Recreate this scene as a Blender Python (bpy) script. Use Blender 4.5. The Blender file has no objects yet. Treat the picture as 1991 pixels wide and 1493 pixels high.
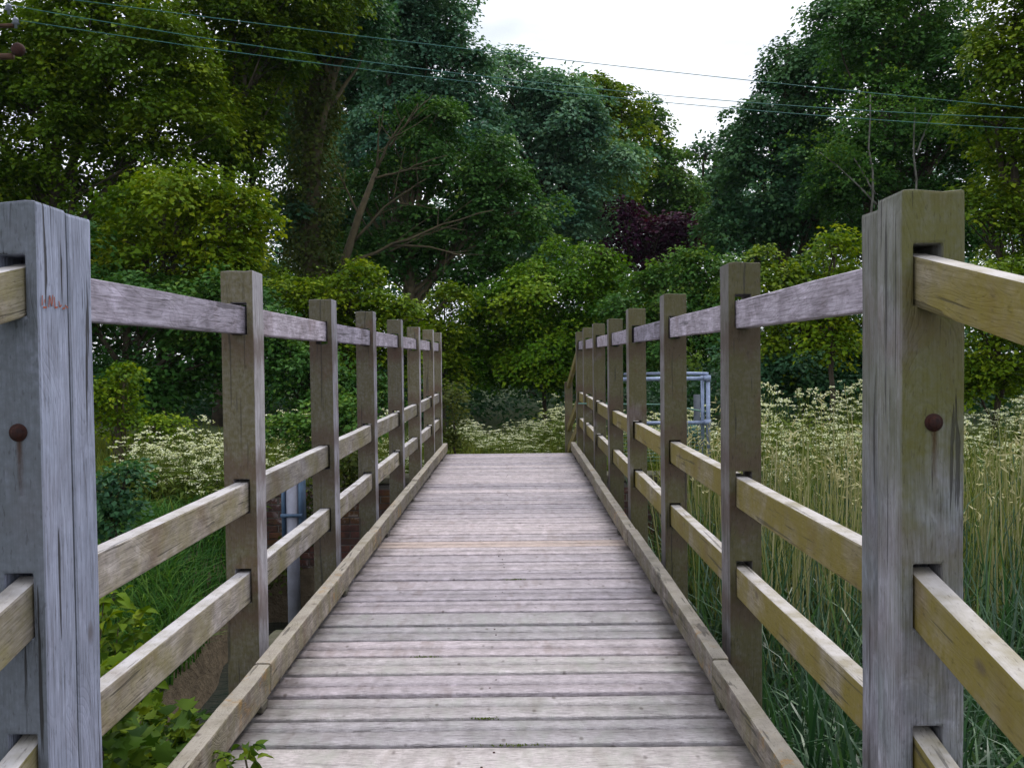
import bpy, bmesh, math, random
import numpy as np
from mathutils import Matrix, Vector

R = math.radians
scene = bpy.context.scene
COL = scene.collection

# ------------------------------------------------------------------ camera
cam_d = bpy.data.cameras.new('camera')
cam = bpy.data.objects.new('camera', cam_d)
COL.objects.link(cam)
cam_d.sensor_width = 36.0
cam_d.lens = 32.55
cam_d.clip_start = 0.05
cam_d.clip_end = 2000
EYE = 1.2
cam.matrix_world = (Matrix.Translation((0, 0, EYE)) @ Matrix.Rotation(R(0.27), 4, 'Z')
                    @ Matrix.Rotation(R(90 - 1.6), 4, 'X') @ Matrix.Rotation(R(-0.65), 4, 'Z'))
scene.camera = cam

# ------------------------------------------------------------------ world, sun, exposure
SUN_EL, SUN_AZ = 60.0, 30.0
world = bpy.data.worlds.new('World')
scene.world = world
world.use_nodes = True
nt = world.node_tree
nt.nodes.clear()
out = nt.nodes.new('ShaderNodeOutputWorld')
sky = nt.nodes.new('ShaderNodeTexSky')
sky.sky_type = 'NISHITA'
sky.sun_disc = False
sky.sun_elevation = R(SUN_EL)
sky.sun_rotation = R(SUN_AZ)
bg_sky = nt.nodes.new('ShaderNodeBackground')
bg_sky.inputs['Strength'].default_value = 0.10
nt.links.new(sky.outputs[0], bg_sky.inputs[0])
tc = nt.nodes.new('ShaderNodeTexCoord')
mp = nt.nodes.new('ShaderNodeMapping')
mp.inputs['Scale'].default_value = (1.6, 1.6, 4.2)
mp.inputs['Location'].default_value = (0.35, 0.1, 0.2)
nt.links.new(tc.outputs['Generated'], mp.inputs[0])
cl = nt.nodes.new('ShaderNodeTexNoise')
cl.inputs['Scale'].default_value = 2.6
cl.inputs['Detail'].default_value = 4
nt.links.new(mp.outputs[0], cl.inputs['Vector'])
cr = nt.nodes.new('ShaderNodeValToRGB')
cr.color_ramp.elements[0].position = 0.36
cr.color_ramp.elements[0].color = (0.60, 0.635, 0.70, 1)
cr.color_ramp.elements[1].position = 0.60
cr.color_ramp.elements[1].color = (1.0, 1.02, 1.06, 1)
nt.links.new(cl.outputs['Fac'], cr.inputs[0])
bg_cl = nt.nodes.new('ShaderNodeBackground')
bg_cl.inputs['Strength'].default_value = 1.3
nt.links.new(cr.outputs[0], bg_cl.inputs[0])
mxw = nt.nodes.new('ShaderNodeMixShader')
mxw.inputs[0].default_value = 0.85
nt.links.new(bg_sky.outputs[0], mxw.inputs[1])
nt.links.new(bg_cl.outputs[0], mxw.inputs[2])
nt.links.new(mxw.outputs[0], out.inputs[0])

sun_d = bpy.data.lights.new('sun', 'SUN')
sun_d.energy = 1.5
sun_d.angle = R(16)
sun_d.color = (1.0, 0.96, 0.9)
sun = bpy.data.objects.new('sun', sun_d)
COL.objects.link(sun)
az, el = R(SUN_AZ), R(SUN_EL)
sdir = Vector((math.sin(az) * math.cos(el), math.cos(az) * math.cos(el), math.sin(el)))
sun.rotation_euler = sdir.to_track_quat('Z', 'Y').to_euler()
sky.sun_rotation = math.atan2(sdir.x, sdir.y)

scene.view_settings.view_transform = 'Standard'
scene.view_settings.look = 'None'
scene.view_settings.exposure = 0.32
scene.view_settings.gamma = 1.0
scene.view_settings.use_curve_mapping = False
scene.cycles.max_bounces = 6
scene.cycles.diffuse_bounces = 1
scene.cycles.glossy_bounces = 2
scene.cycles.transmission_bounces = 4
scene.cycles.use_denoising = True
scene.cycles.use_adaptive_sampling = True

# ------------------------------------------------------------------ helpers
F = 1800.0


def at(px, py, d):
    """photo pixel and distance ahead -> a point in the place"""
    a = R(0.65)
    x, y = px - 1004.0, py - 696.0
    xr = x * math.cos(a) - y * math.sin(a)
    yr = x * math.sin(a) + y * math.cos(a)
    return Vector((xr / F * d, d, EYE - yr / F * d))


def link(name, data, parent=None, mat=None):
    o = bpy.data.objects.new(name, data)
    COL.objects.link(o)
    if mat is not None and data is not None and not data.materials:
        data.materials.append(mat)
    if parent is not None:
        o.parent = parent
    return o


def tag(o, label=None, cat=None, group=None, kind=None):
    if label: o['label'] = label
    if cat: o['category'] = cat
    if group: o['group'] = group
    if kind: o['kind'] = kind
    return o


def empty(name, loc=(0, 0, 0)):
    o = link(name, None)
    o.location = loc
    o.empty_display_size = 0.2
    return o


def mesh(name, V, Fc, smooth=False, tint=None):
    """V (n,3) array, Fc (m,k) array of equal-length faces or a list of such arrays"""
    V = np.asarray(V, dtype=np.float32)
    if not (isinstance(Fc, list) and getattr(Fc[0], 'ndim', 0) == 2):
        Fc = [Fc]
    Fc = [np.asarray(f, dtype=np.int32) for f in Fc if len(f)]
    me = bpy.data.meshes.new(name)
    me.vertices.add(len(V))
    me.vertices.foreach_set('co', V.ravel())
    loops = np.concatenate([f.ravel() for f in Fc])
    sizes = np.concatenate([np.full(len(f), f.shape[1], dtype=np.int32) for f in Fc])
    starts = np.concatenate([[0], np.cumsum(sizes)[:-1]]).astype(np.int32)
    me.loops.add(len(loops))
    me.loops.foreach_set('vertex_index', loops)
    me.polygons.add(len(sizes))
    me.polygons.foreach_set('loop_start', starts)
    me.polygons.foreach_set('loop_total', sizes)
    if smooth:
        me.polygons.foreach_set('use_smooth', np.ones(len(sizes), dtype=bool))
    me.update(calc_edges=True)
    if tint is not None:
        at_ = me.attributes.new('tint', 'FLOAT', 'FACE')
        at_.data.foreach_set('value', np.asarray(tint, dtype=np.float32))
    return me


class Acc:
    """collects pieces of one mesh"""
    def __init__(s):
        s.V, s.Q, s.T, s.n = [], [], [], 0
        s.tq, s.tt = [], []

    def add(s, V, Q=None, T=None, tint=0.5):
        V = np.asarray(V, dtype=np.float32)
        if Q is not None and len(Q):
            Q = np.asarray(Q, dtype=np.int32) + s.n
            s.Q.append(Q)
            s.tq.append(np.broadcast_to(np.asarray(tint, dtype=np.float32), (len(Q),)))
        if T is not None and len(T):
            T = np.asarray(T, dtype=np.int32) + s.n
            s.T.append(T)
            s.tt.append(np.broadcast_to(np.asarray(tint, dtype=np.float32), (len(T),)))
        s.V.append(V)
        s.n += len(V)

    def tube(s, pts, rad, seg=6, tint=0.5, cap=True):
        P = np.asarray(pts, dtype=np.float64)
        r = np.asarray(rad, dtype=np.float64) * np.ones(len(P))
        n = len(P)
        t = np.gradient(P, axis=0)
        t /= np.linalg.norm(t, axis=1)[:, None] + 1e-9
        ref = np.array([0, 0, 1.0]) if abs(t[:, 2]).mean() < 0.8 else np.array([1.0, 0, 0])
        u = np.cross(t, ref); u /= np.linalg.norm(u, axis=1)[:, None] + 1e-9
        v = np.cross(t, u)
        a = np.arange(seg) * 2 * math.pi / seg
        ring = (P[:, None, :] + r[:, None, None] * (np.cos(a)[None, :, None] * u[:, None, :] + np.sin(a)[None, :, None] * v[:, None, :]))
        V = ring.reshape(-1, 3)
        i, j = np.meshgrid(np.arange(n - 1), np.arange(seg), indexing='ij')
        j2 = (j + 1) % seg
        Q = np.stack([i * seg + j, i * seg + j2, (i + 1) * seg + j2, (i + 1) * seg + j], -1).reshape(-1, 4)
        T = None
        if cap:
            V = np.vstack([V, P[0], P[-1]])
            k = np.arange(seg); k2 = (k + 1) % seg
            T = np.vstack([np.stack([np.full(seg, n * seg), k2, k], -1),
                           np.stack([np.full(seg, n * seg + 1), (n - 1) * seg + k, (n - 1) * seg + k2], -1)])
        s.add(V, Q, T, tint)

    def box(s, c, h, rot=None, tint=0.5):
        sg = np.array([[x, y, z] for z in (-1, 1) for y in (-1, 1) for x in (-1, 1)], dtype=np.float64) * np.asarray(h)
        if rot is not None:
            sg = sg @ np.asarray(rot).T
        s.add(sg + np.asarray(c), [[0, 2, 3, 1], [4, 5, 7, 6], [0, 1, 5, 4], [2, 6, 7, 3], [0, 4, 6, 2], [1, 3, 7, 5]], None, tint)

    def build(s, name, smooth=False):
        fs, ts = [], []
        if s.Q: fs.append(np.vstack(s.Q)); ts += s.tq
        if s.T: fs.append(np.vstack(s.T)); ts += s.tt
        return mesh(name, np.vstack(s.V), fs, smooth, np.concatenate(ts))


def bevel_box(name, sx, sy, sz, bev=0.006, seg=2, cuts=0, axis=1, rough=0.0, seed=0):
    """a timber: box centred on the origin with worn edges; cuts along axis allow slight waviness"""
    bm = bmesh.new()
    bmesh.ops.create_cube(bm, size=1.0)
    bmesh.ops.scale(bm, vec=(sx, sy, sz), verts=bm.verts)
    if bev:
        bmesh.ops.bevel(bm, geom=list(bm.edges), offset=bev, segments=seg, affect='EDGES', profile=0.6)
    if cuts:
        L = (sx, sy, sz)[axis]
        nrm = [0, 0, 0]; nrm[axis] = 1
        for k in range(1, cuts + 1):
            co = [0, 0, 0]; co[axis] = -L / 2 + L * k / (cuts + 1)
            bmesh.ops.bisect_plane(bm, geom=bm.verts[:] + bm.edges[:] + bm.faces[:], plane_co=co, plane_no=nrm)
        rg = random.Random(seed)
        offs = {}
        for v in bm.verts:
            key = round(v.co[axis], 3)
            if key not in offs:
                offs[key] = [rg.uniform(-rough, rough) for _ in range(3)]
            for k in range(3):
                if k != axis:
                    v.co[k] += offs[key][k] + rg.uniform(-rough, rough) * 0.35
    me = bpy.data.meshes.new(name)
    bm.to_mesh(me); bm.free()
    return me


# ------------------------------------------------------------------ materials
class NB:
    def __init__(s, name):
        s.m = bpy.data.materials.new(name)
        s.m.use_nodes = True
        s.t = s.m.node_tree
        s.t.nodes.clear()
        s.out = s.t.nodes.new('ShaderNodeOutputMaterial')

    def n(s, typ, **kw):
        nd = s.t.nodes.new(typ)
        for k, v in kw.items():
            if k.startswith('_'):
                setattr(nd, k[1:], v)
                continue
            key = k.replace('__', ' ')
            sock = nd.inputs[int(key[1:])] if key[0] == 'i' and key[1:].isdigit() else nd.inputs[key]
            if isinstance(v, bpy.types.NodeSocket):
                s.t.links.new(v, sock)
            else:
                sock.default_value = v
        return nd

    def math(s, op, a, b=0.0, clamp=False):
        nd = s.n('ShaderNodeMath', _operation=op, _use_clamp=clamp, i0=a, i1=b)
        return nd.outputs[0]

    def mix(s, f, a, b, blend='MIX'):
        nd = s.t.nodes.new('ShaderNodeMix')
        nd.data_type = 'RGBA'
        nd.blend_type = blend
        for sock, v in ((nd.inputs[0], f), (nd.inputs[6], a), (nd.inputs[7], b)):
            if isinstance(v, bpy.types.NodeSocket):
                s.t.links.new(v, sock)
            else:
                sock.default_value = (*v, 1) if isinstance(v, tuple) and len(v) == 3 else v
        return nd.outputs[2]

    def ramp(s, f, lo, hi, a=0.0, b=1.0):
        nd = s.n('ShaderNodeMapRange', Value=f)
        nd.inputs[1].default_value = lo; nd.inputs[2].default_value = hi
        nd.inputs[3].default_value = a; nd.inputs[4].default_value = b
        nd.clamp = True
        return nd.outputs[0]

    def noise(s, vec, scale, detail=4, rough=0.55, dist=0.0):
        return s.n('ShaderNodeTexNoise', Vector=vec, Scale=scale, Detail=detail, Roughness=rough, Distortion=dist).outputs['Fac']

    def scale(s, vec, sc):
        return s.n('ShaderNodeMapping', Vector=vec, Scale=sc).outputs[0]

    def done(s, shader):
        s.t.links.new(shader, s.out.inputs[0])
        return s.m


def wood(name, axis, c1, c2, algae=(0.10, 0.10, 0.025), al_amt=0.4, al_face=None, al_gain=0.5,
         stain=(0.10, 0.045, 0.03), stain_amt=0.25, dark=0.55, rough=0.75, bump=0.25, top_pale=None, lichen=0.0, k=1.0, al_z=0.0, ends=0.0, blotch=0.45, figure=30.0, fig_amt=0.26, gr=0.4, mort=0.0, sh=2.0, fleck=0.5):
    b = NB(name)
    c1 = tuple(v * k for v in c1); c2 = tuple(v * k for v in c2); algae = tuple(v * k for v in algae)
    if top_pale: top_pale = tuple(v * k for v in top_pale)
    tcn = b.n('ShaderNodeTexCoord')
    info = b.n('ShaderNodeObjectInfo')
    rnd = info.outputs['Random']
    off = b.n('ShaderNodeCombineXYZ', X=b.math('MULTIPLY', rnd, 31.7), Y=b.math('MULTIPLY', rnd, 57.3), Z=b.math('MULTIPLY', rnd, 13.1))
    co = b.n('ShaderNodeVectorMath', _operation='ADD', i0=tcn.outputs['Object'], i1=off.outputs[0]).outputs[0]

    def st(along, across):
        v = [across] * 3
        v[axis] = along * sh
        return tuple(v)
    big = b.noise(b.scale(co, st(1.2, 3.5)), 1.6, 3, 0.6, 0.4)
    grain = b.noise(b.scale(co, st(1.0, 22.0)), 2.0, 6, 0.65, 0.25)
    fgn = b.noise(b.scale(co, st(0.9, 5.5)), 1.0, 2, 0.45, 0.3)
    ringf = b.math('PINGPONG', b.math('MULTIPLY', fgn, figure), 0.5)
    fib = b.noise(b.scale(co, st(3.0, 140.0)), 1.5, 3, 0.6)
    crack = b.noise(b.scale(co, st(0.7, 34.0)), 1.3, 4, 0.5, 0.5)
    speck = b.noise(co, 55.0, 3, 0.6)
    col = b.mix(b.ramp(big, 0.35, 0.65), c1, c2)
    col = b.mix(b.ramp(grain, 0.42, 0.60, 0.0, gr), col, b.mix(1.0, col, (0.52, 0.50, 0.50), 'MULTIPLY'))
    col = b.mix(b.math('MULTIPLY', b.ramp(ringf, 0.0, 0.22, 1.0, 0.0), fig_amt), col, b.mix(1.0, col, (0.6, 0.56, 0.55), 'MULTIPLY'))
    col = b.mix(b.ramp(fib, 0.48, 0.62, 0.0, 0.55), col, b.mix(1.0, col, (1.4, 1.4, 1.43), 'MULTIPLY'))
    col = b.mix(b.ramp(fib, 0.48, 0.36, 0.0, 0.6), col, b.mix(1.0, col, (0.5, 0.49, 0.48), 'MULTIPLY'))
    # blotches of grime and bleaching
    bl1 = b.noise(b.scale(co, st(2.0, 6.0)), 1.7, 5, 0.7, 0.6)
    col = b.mix(b.ramp(bl1, 0.42, 0.62, 0.0, blotch), col, b.mix(1.0, col, (0.48, 0.46, 0.46), 'MULTIPLY'))
    bl2 = b.noise(b.scale(co, st(3.0, 9.0)), 1.9, 4, 0.6, 1.2)
    col = b.mix(b.ramp(bl2, 0.55, 0.70, 0.0, blotch), col, b.mix(1.0, col, (1.5, 1.48, 1.52), 'MULTIPLY'))
    # algae; al_face also paints the shade of the post fronts into the colour
    aln = b.noise(b.scale(co, st(1.0, 2.2)), 2.1, 5, 0.65)
    aa_ = b.math('ADD', aln, al_amt - 0.5)
    if al_z:
        zc = b.n('ShaderNodeSeparateXYZ', Vector=tcn.outputs['Object']).outputs['Z']
        aa_ = b.math('ADD', aa_, b.math('MULTIPLY', b.math('SUBTRACT', zc, 0.9), al_z))
    al = b.ramp(aa_, 0.38, 0.68)
    if al_face is not None:
        dt = b.n('ShaderNodeVectorMath', _operation='DOT_PRODUCT', i0=tcn.outputs['Normal'], i1=al_face).outputs['Value']
        al = b.math('MULTIPLY', al, b.ramp(dt, -0.2, 0.7, 1.0 - al_gain, 1.0))
    col = b.mix(b.math('MULTIPLY', al, b.ramp(speck, 0.25, 0.6, 0.78, 0.95)), col, algae)
    # reddish tannin stain
    sn = b.noise(b.scale(co, st(1.4, 2.0)), 1.9, 3, 0.5)
    col = b.mix(b.math('MULTIPLY', b.ramp(sn, 0.58, 0.72), stain_amt), col, stain)
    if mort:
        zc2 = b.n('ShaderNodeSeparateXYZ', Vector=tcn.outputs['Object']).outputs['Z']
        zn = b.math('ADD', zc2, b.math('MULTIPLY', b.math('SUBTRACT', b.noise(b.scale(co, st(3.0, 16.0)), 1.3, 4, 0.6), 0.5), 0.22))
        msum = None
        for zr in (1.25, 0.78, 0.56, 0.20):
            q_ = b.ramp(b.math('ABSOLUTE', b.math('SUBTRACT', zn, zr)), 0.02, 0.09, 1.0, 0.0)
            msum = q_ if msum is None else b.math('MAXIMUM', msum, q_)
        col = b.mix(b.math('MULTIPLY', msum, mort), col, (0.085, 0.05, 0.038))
    # per piece value
    col = b.mix(1.0, col, b.n('ShaderNodeCombineColor', Red=b.ramp(rnd, 0, 1, 0.78, 1.18), Green=b.ramp(rnd, 0, 1, 0.79, 1.16), Blue=b.ramp(rnd, 0, 1, 0.82, 1.12)).outputs[0], 'MULTIPLY')
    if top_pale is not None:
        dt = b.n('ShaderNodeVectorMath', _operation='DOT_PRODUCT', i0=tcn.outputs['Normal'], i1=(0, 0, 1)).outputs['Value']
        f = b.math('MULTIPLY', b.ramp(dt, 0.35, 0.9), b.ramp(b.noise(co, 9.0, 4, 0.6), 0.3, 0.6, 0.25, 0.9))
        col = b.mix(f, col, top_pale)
    if lichen:
        lv = b.noise(co, 16.0, 4, 0.7)
        l2 = b.noise(co, 2.7, 2, 0.5)
        f = b.math('MULTIPLY', b.ramp(lv, 0.52, 0.62), b.ramp(l2, 0.56, 0.66))
        col = b.mix(b.math('MULTIPLY', f, lichen), col, (0.34, 0.17, 0.02))
    if ends:  # dirt at plank ends, deepened to paint the kerb's contact shadow
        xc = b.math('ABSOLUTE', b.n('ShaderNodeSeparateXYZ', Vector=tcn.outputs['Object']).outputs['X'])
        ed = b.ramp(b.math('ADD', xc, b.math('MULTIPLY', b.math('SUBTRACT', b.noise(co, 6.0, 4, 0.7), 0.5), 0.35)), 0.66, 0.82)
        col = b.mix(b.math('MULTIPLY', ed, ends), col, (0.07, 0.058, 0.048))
    fl_ = b.noise(b.scale(co, st(9.0, 70.0)), 2.2, 3, 0.6)
    col = b.mix(b.ramp(fl_, 0.60, 0.68, 0.0, fleck), col, b.mix(1.0, col, (0.35, 0.33, 0.32), 'MULTIPLY'))
    ck = b.ramp(crack, 0.635, 0.66)
    col = b.mix(b.math('MULTIPLY', ck, dark), col, (0.02, 0.018, 0.018))
    kn = b.n('ShaderNodeTexVoronoi', Vector=b.scale(co, st(2.1, 6.5)), Scale=1.0, Randomness=1.0)
    kf = b.ramp(kn.outputs['Distance'], 0.05, 0.12, 1.0, 0.0)
    col = b.mix(b.math('MULTIPLY', kf, 0.65), col, (0.07, 0.05, 0.04))
    h = b.math('SUBTRACT', b.math('ADD', b.math('MULTIPLY', b.ramp(ringf, 0.0, 0.22), 0.2), b.math('ADD', b.math('MULTIPLY', fib, 0.5), b.math('MULTIPLY', grain, 0.8))), b.math('MULTIPLY', ck, 1.2))
    bp = b.n('ShaderNodeBump', Strength=bump, Distance=0.004, Height=h)
    p = b.n('ShaderNodeBsdfPrincipled', Base__Color=col, Roughness=rough, Normal=bp.outputs[0])
    p.inputs['Specular IOR Level'].default_value = 0.35
    return b.done(p.outputs[0])


def leaf_mat(name, dark, mid, bright, trans=0.35, rough=0.6, spec=0.09):
    b = NB(name)
    a = b.n('ShaderNodeAttribute', _attribute_name='tint').outputs['Fac']
    col = b.mix(b.ramp(a, 0.0, 0.5), dark, mid)
    col = b.mix(b.ramp(a, 0.5, 1.0), col, bright)
    p = b.n('ShaderNodeBsdfPrincipled', Base__Color=col, Roughness=rough)
    p.inputs['Specular IOR Level'].default_value = spec
    tcol = b.mix(1.0, col, (1.25, 1.25, 0.55), 'MULTIPLY')
    tr = b.n('ShaderNodeBsdfTranslucent', Color=tcol)
    m = b.n('ShaderNodeMixShader', i0=trans, i1=p.outputs[0], i2=tr.outputs[0])
    return b.done(m.outputs[0])


def plain(name, c1, c2, scale=6.0, rough=0.8, metal=0.0, bump=0.2, spec=0.4, detail=5):
    b = NB(name)
    tcn = b.n('ShaderNodeTexCoord')
    nz = b.noise(tcn.outputs['Object'], scale, detail, 0.6)
    col = b.mix(b.ramp(nz, 0.35, 0.65), c1, c2)
    bp = b.n('ShaderNodeBump', Strength=bump, Distance=0.01, Height=b.noise(tcn.outputs['Object'], scale * 5, 4, 0.6))
    p = b.n('ShaderNodeBsdfPrincipled', Base__Color=col, Roughness=rough, Metallic=metal, Normal=bp.outputs[0])
    p.inputs['Specular IOR Level'].default_value = spec
    return b.done(p.outputs[0])


LAV = (0.34, 0.32, 0.39); LAV2 = (0.27, 0.25, 0.29)
M = {}
M['post_blue'] = wood('weathered_blue_grey_post', 2, (0.46, 0.50, 0.68), (0.36, 0.40, 0.55), algae=(0.125, 0.14, 0.165), al_amt=0.78, al_face=(0, -1, 0), al_gain=0.92, stain_amt=0.12, dark=0.9, bump=0.7, k=0.84, blotch=0.35, fig_amt=0.05, sh=1.6)  # algae slot holds a dark blue grey, painting the shaded front face
M['post_green'] = wood('weathered_algae_post', 2, (0.42, 0.42, 0.50), (0.26, 0.29, 0.325), algae=(0.135, 0.13, 0.03), al_amt=0.58, al_face=(0, -1, 0), al_gain=0.6, al_z=0.46, stain_amt=0.3, dark=0.7, bump=0.9, k=0.72, blotch=0.65, fig_amt=0.06, mort=0.25, sh=1.7)
M['post_left'] = wood('olive_faced_post', 2, (0.54, 0.53, 0.63), (0.46, 0.445, 0.50), algae=(0.108, 0.092, 0.036), al_amt=0.92, al_face=(0, -1, 0), al_gain=0.96, stain_amt=0.55, stain=(0.10, 0.04, 0.028), bump=0.5, k=0.84, blotch=0.4, mort=0.6, fig_amt=0.1)
M['post_right'] = wood('green_brown_post', 2, (0.46, 0.43, 0.50), (0.32, 0.30, 0.31), algae=(0.112, 0.100, 0.030), al_amt=0.78, al_face=(0, -1, 0), al_gain=0.7, stain_amt=0.55, stain=(0.10, 0.04, 0.028), bump=0.5, k=0.78, blotch=0.5, mort=0.6, fig_amt=0.1)
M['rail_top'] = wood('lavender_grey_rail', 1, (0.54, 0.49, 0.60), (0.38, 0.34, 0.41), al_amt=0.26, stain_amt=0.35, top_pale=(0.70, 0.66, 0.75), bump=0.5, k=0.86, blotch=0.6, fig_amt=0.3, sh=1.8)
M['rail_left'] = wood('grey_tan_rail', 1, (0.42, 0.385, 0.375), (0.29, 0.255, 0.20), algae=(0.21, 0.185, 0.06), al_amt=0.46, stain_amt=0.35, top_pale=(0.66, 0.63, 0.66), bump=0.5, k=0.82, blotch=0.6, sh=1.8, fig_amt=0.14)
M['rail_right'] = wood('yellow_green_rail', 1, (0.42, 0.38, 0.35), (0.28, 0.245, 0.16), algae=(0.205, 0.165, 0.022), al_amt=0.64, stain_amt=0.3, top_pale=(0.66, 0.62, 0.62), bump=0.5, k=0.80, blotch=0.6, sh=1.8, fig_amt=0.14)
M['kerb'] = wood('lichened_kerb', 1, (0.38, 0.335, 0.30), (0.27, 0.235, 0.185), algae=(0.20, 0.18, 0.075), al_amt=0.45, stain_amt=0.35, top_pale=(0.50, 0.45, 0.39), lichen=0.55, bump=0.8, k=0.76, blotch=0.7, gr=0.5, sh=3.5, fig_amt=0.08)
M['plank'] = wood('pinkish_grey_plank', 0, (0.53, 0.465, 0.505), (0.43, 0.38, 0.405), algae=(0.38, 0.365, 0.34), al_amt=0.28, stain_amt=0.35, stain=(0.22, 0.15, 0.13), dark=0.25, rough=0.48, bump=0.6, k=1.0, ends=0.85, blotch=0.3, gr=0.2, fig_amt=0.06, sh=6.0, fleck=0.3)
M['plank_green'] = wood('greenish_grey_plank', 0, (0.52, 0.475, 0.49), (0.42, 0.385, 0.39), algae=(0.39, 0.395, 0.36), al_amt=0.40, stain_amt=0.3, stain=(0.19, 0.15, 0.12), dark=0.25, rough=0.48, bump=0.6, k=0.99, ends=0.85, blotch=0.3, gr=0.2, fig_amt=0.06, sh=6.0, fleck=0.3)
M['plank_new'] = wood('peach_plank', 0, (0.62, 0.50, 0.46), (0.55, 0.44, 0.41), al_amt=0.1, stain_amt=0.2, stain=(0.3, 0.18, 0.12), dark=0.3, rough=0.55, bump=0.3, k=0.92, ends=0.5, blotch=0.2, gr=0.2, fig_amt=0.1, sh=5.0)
M['beam'] = wood('dark_beam', 1, (0.10, 0.09, 0.08), (0.06, 0.055, 0.05), al_amt=0.4, bump=0.3)
M['rust'] = plain('rust', (0.055, 0.016, 0.010), (0.02, 0.009, 0.010), 60, 0.8, 0.3)
b = NB('rust_run')
tcn = b.n('ShaderNodeTexCoord')
sp = b.n('ShaderNodeSeparateXYZ', Vector=tcn.outputs['Object'])
xw = b.math('ADD', sp.outputs['X'], b.math('MULTIPLY', b.math('SUBTRACT', b.noise(b.scale(tcn.outputs['Object'], (8.0, 8.0, 22.0)), 1.0, 3, 0.6), 0.5), 0.014))
wd_ = b.ramp(b.math('ABSOLUTE', xw), 0.001, 0.009, 1.0, 0.0)
fz = b.ramp(sp.outputs['Z'], -0.19, -0.01, 0.0, 0.6)
nzz = b.noise(b.scale(tcn.outputs['Object'], (60.0, 60.0, 9.0)), 2.0, 4, 0.6)
fac = b.math('MULTIPLY', b.math('MULTIPLY', wd_, fz), b.ramp(nzz, 0.3, 0.6, 0.25, 1.0))
tr_ = b.n('ShaderNodeBsdfTransparent'); df_ = b.n('ShaderNodeBsdfDiffuse', Color=(0.085, 0.04, 0.016, 1))
M['rust_run'] = b.done(b.n('ShaderNodeMixShader', i0=fac, i1=tr_.outputs[0], i2=df_.outputs[0]).outputs[0])
M['red_paint'] = plain('orange_red_paint', (0.34, 0.07, 0.025), (0.25, 0.08, 0.05), 80, 0.8)
M['galv'] = plain('galvanised_steel', (0.30, 0.36, 0.52), (0.20, 0.25, 0.38), 18, 0.42, 0.35, 0.05)
M['blue_steel'] = plain('blue_painted_steel', (0.09, 0.15, 0.24), (0.06, 0.10, 0.17), 14, 0.5, 0.2, 0.05)
M['pipe'] = plain('pale_grey_pipe', (0.27, 0.28, 0.36), (0.20, 0.20, 0.24), 10, 0.55, 0.2, 0.05)
M['mesh'] = plain('green_wire', (0.10, 0.22, 0.19), (0.14, 0.26, 0.20), 9, 0.5, 0.2, 0.0)
M['teal'] = plain('teal_paint', (0.05, 0.15, 0.15), (0.03, 0.10, 0.11), 9, 0.5)
M['dull'] = plain('dull_grey_board', (0.10, 0.115, 0.14), (0.07, 0.08, 0.10), 9, 0.8)
M['mortar'] = plain('mortar', (0.17, 0.15, 0.14), (0.10, 0.09, 0.085), 9, 0.95)
M['brick'] = None
M['concrete'] = plain('mossy_concrete', (0.13, 0.115, 0.085), (0.06, 0.065, 0.03), 5, 0.95, bump=0.5)
M['stone'] = plain('flint', (0.42, 0.40, 0.40), (0.20, 0.18, 0.17), 7, 0.7, bump=0.4)
M['bark'] = plain('bark', (0.075, 0.058, 0.04), (0.035, 0.028, 0.02), 5, 0.95, bump=0.7)
M['bark_pale'] = plain('pale_bark', (0.20, 0.195, 0.175), (0.09, 0.085, 0.075), 4, 0.9, bump=0.5)
M['bark_olive'] = plain('olive_bark', (0.115, 0.09, 0.05), (0.06, 0.05, 0.03), 5, 0.95, bump=0.5)
M['pole'] = plain('creosoted_pole', (0.10, 0.05, 0.03), (0.06, 0.03, 0.02), 6, 0.8)
M['ceramic'] = plain('grey_ceramic', (0.20, 0.22, 0.28), (0.14, 0.155, 0.20), 6, 0.25, bump=0.0)
M['wire'] = plain('verdigris_wire', (0.03, 0.15, 0.14), (0.025, 0.12, 0.115), 2, 0.6, bump=0.0)
M['moss'] = leaf_mat('moss', (0.05, 0.09, 0.01), (0.10, 0.15, 0.015), (0.16, 0.20, 0.02))

b = NB('old_brick')
tcn = b.n('ShaderNodeTexCoord'); info = b.n('ShaderNodeObjectInfo')
gpos = b.n('ShaderNodeNewGeometry').outputs['Position']
rr = info.outputs['Random']
c = b.mix(rr, (0.16, 0.06, 0.045), (0.09, 0.045, 0.045))
nz = b.noise(gpos, 9.0, 5, 0.65)
c = b.mix(b.ramp(nz, 0.4, 0.65), c, (0.06, 0.035, 0.03))
lime = b.noise(gpos, 14.0, 4, 0.7)
lime2 = b.noise(gpos, 1.6, 2, 0.5)
c = b.mix(b.math('MULTIPLY', b.ramp(lime, 0.54, 0.60), b.ramp(lime2, 0.47, 0.58)), c, (0.50, 0.46, 0.48))
c = b.mix(b.math('MULTIPLY', b.ramp(b.noise(gpos, 3.3, 4), 0.52, 0.66), 0.5), c, (0.17, 0.09, 0.02))
p = b.n('ShaderNodeBsdfPrincipled', Base__Color=c, Roughness=0.9, Normal=b.n('ShaderNodeBump', Strength=0.5, Distance=0.01, Height=nz).outputs[0])
M['brick'] = b.done(p.outputs[0])

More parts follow.
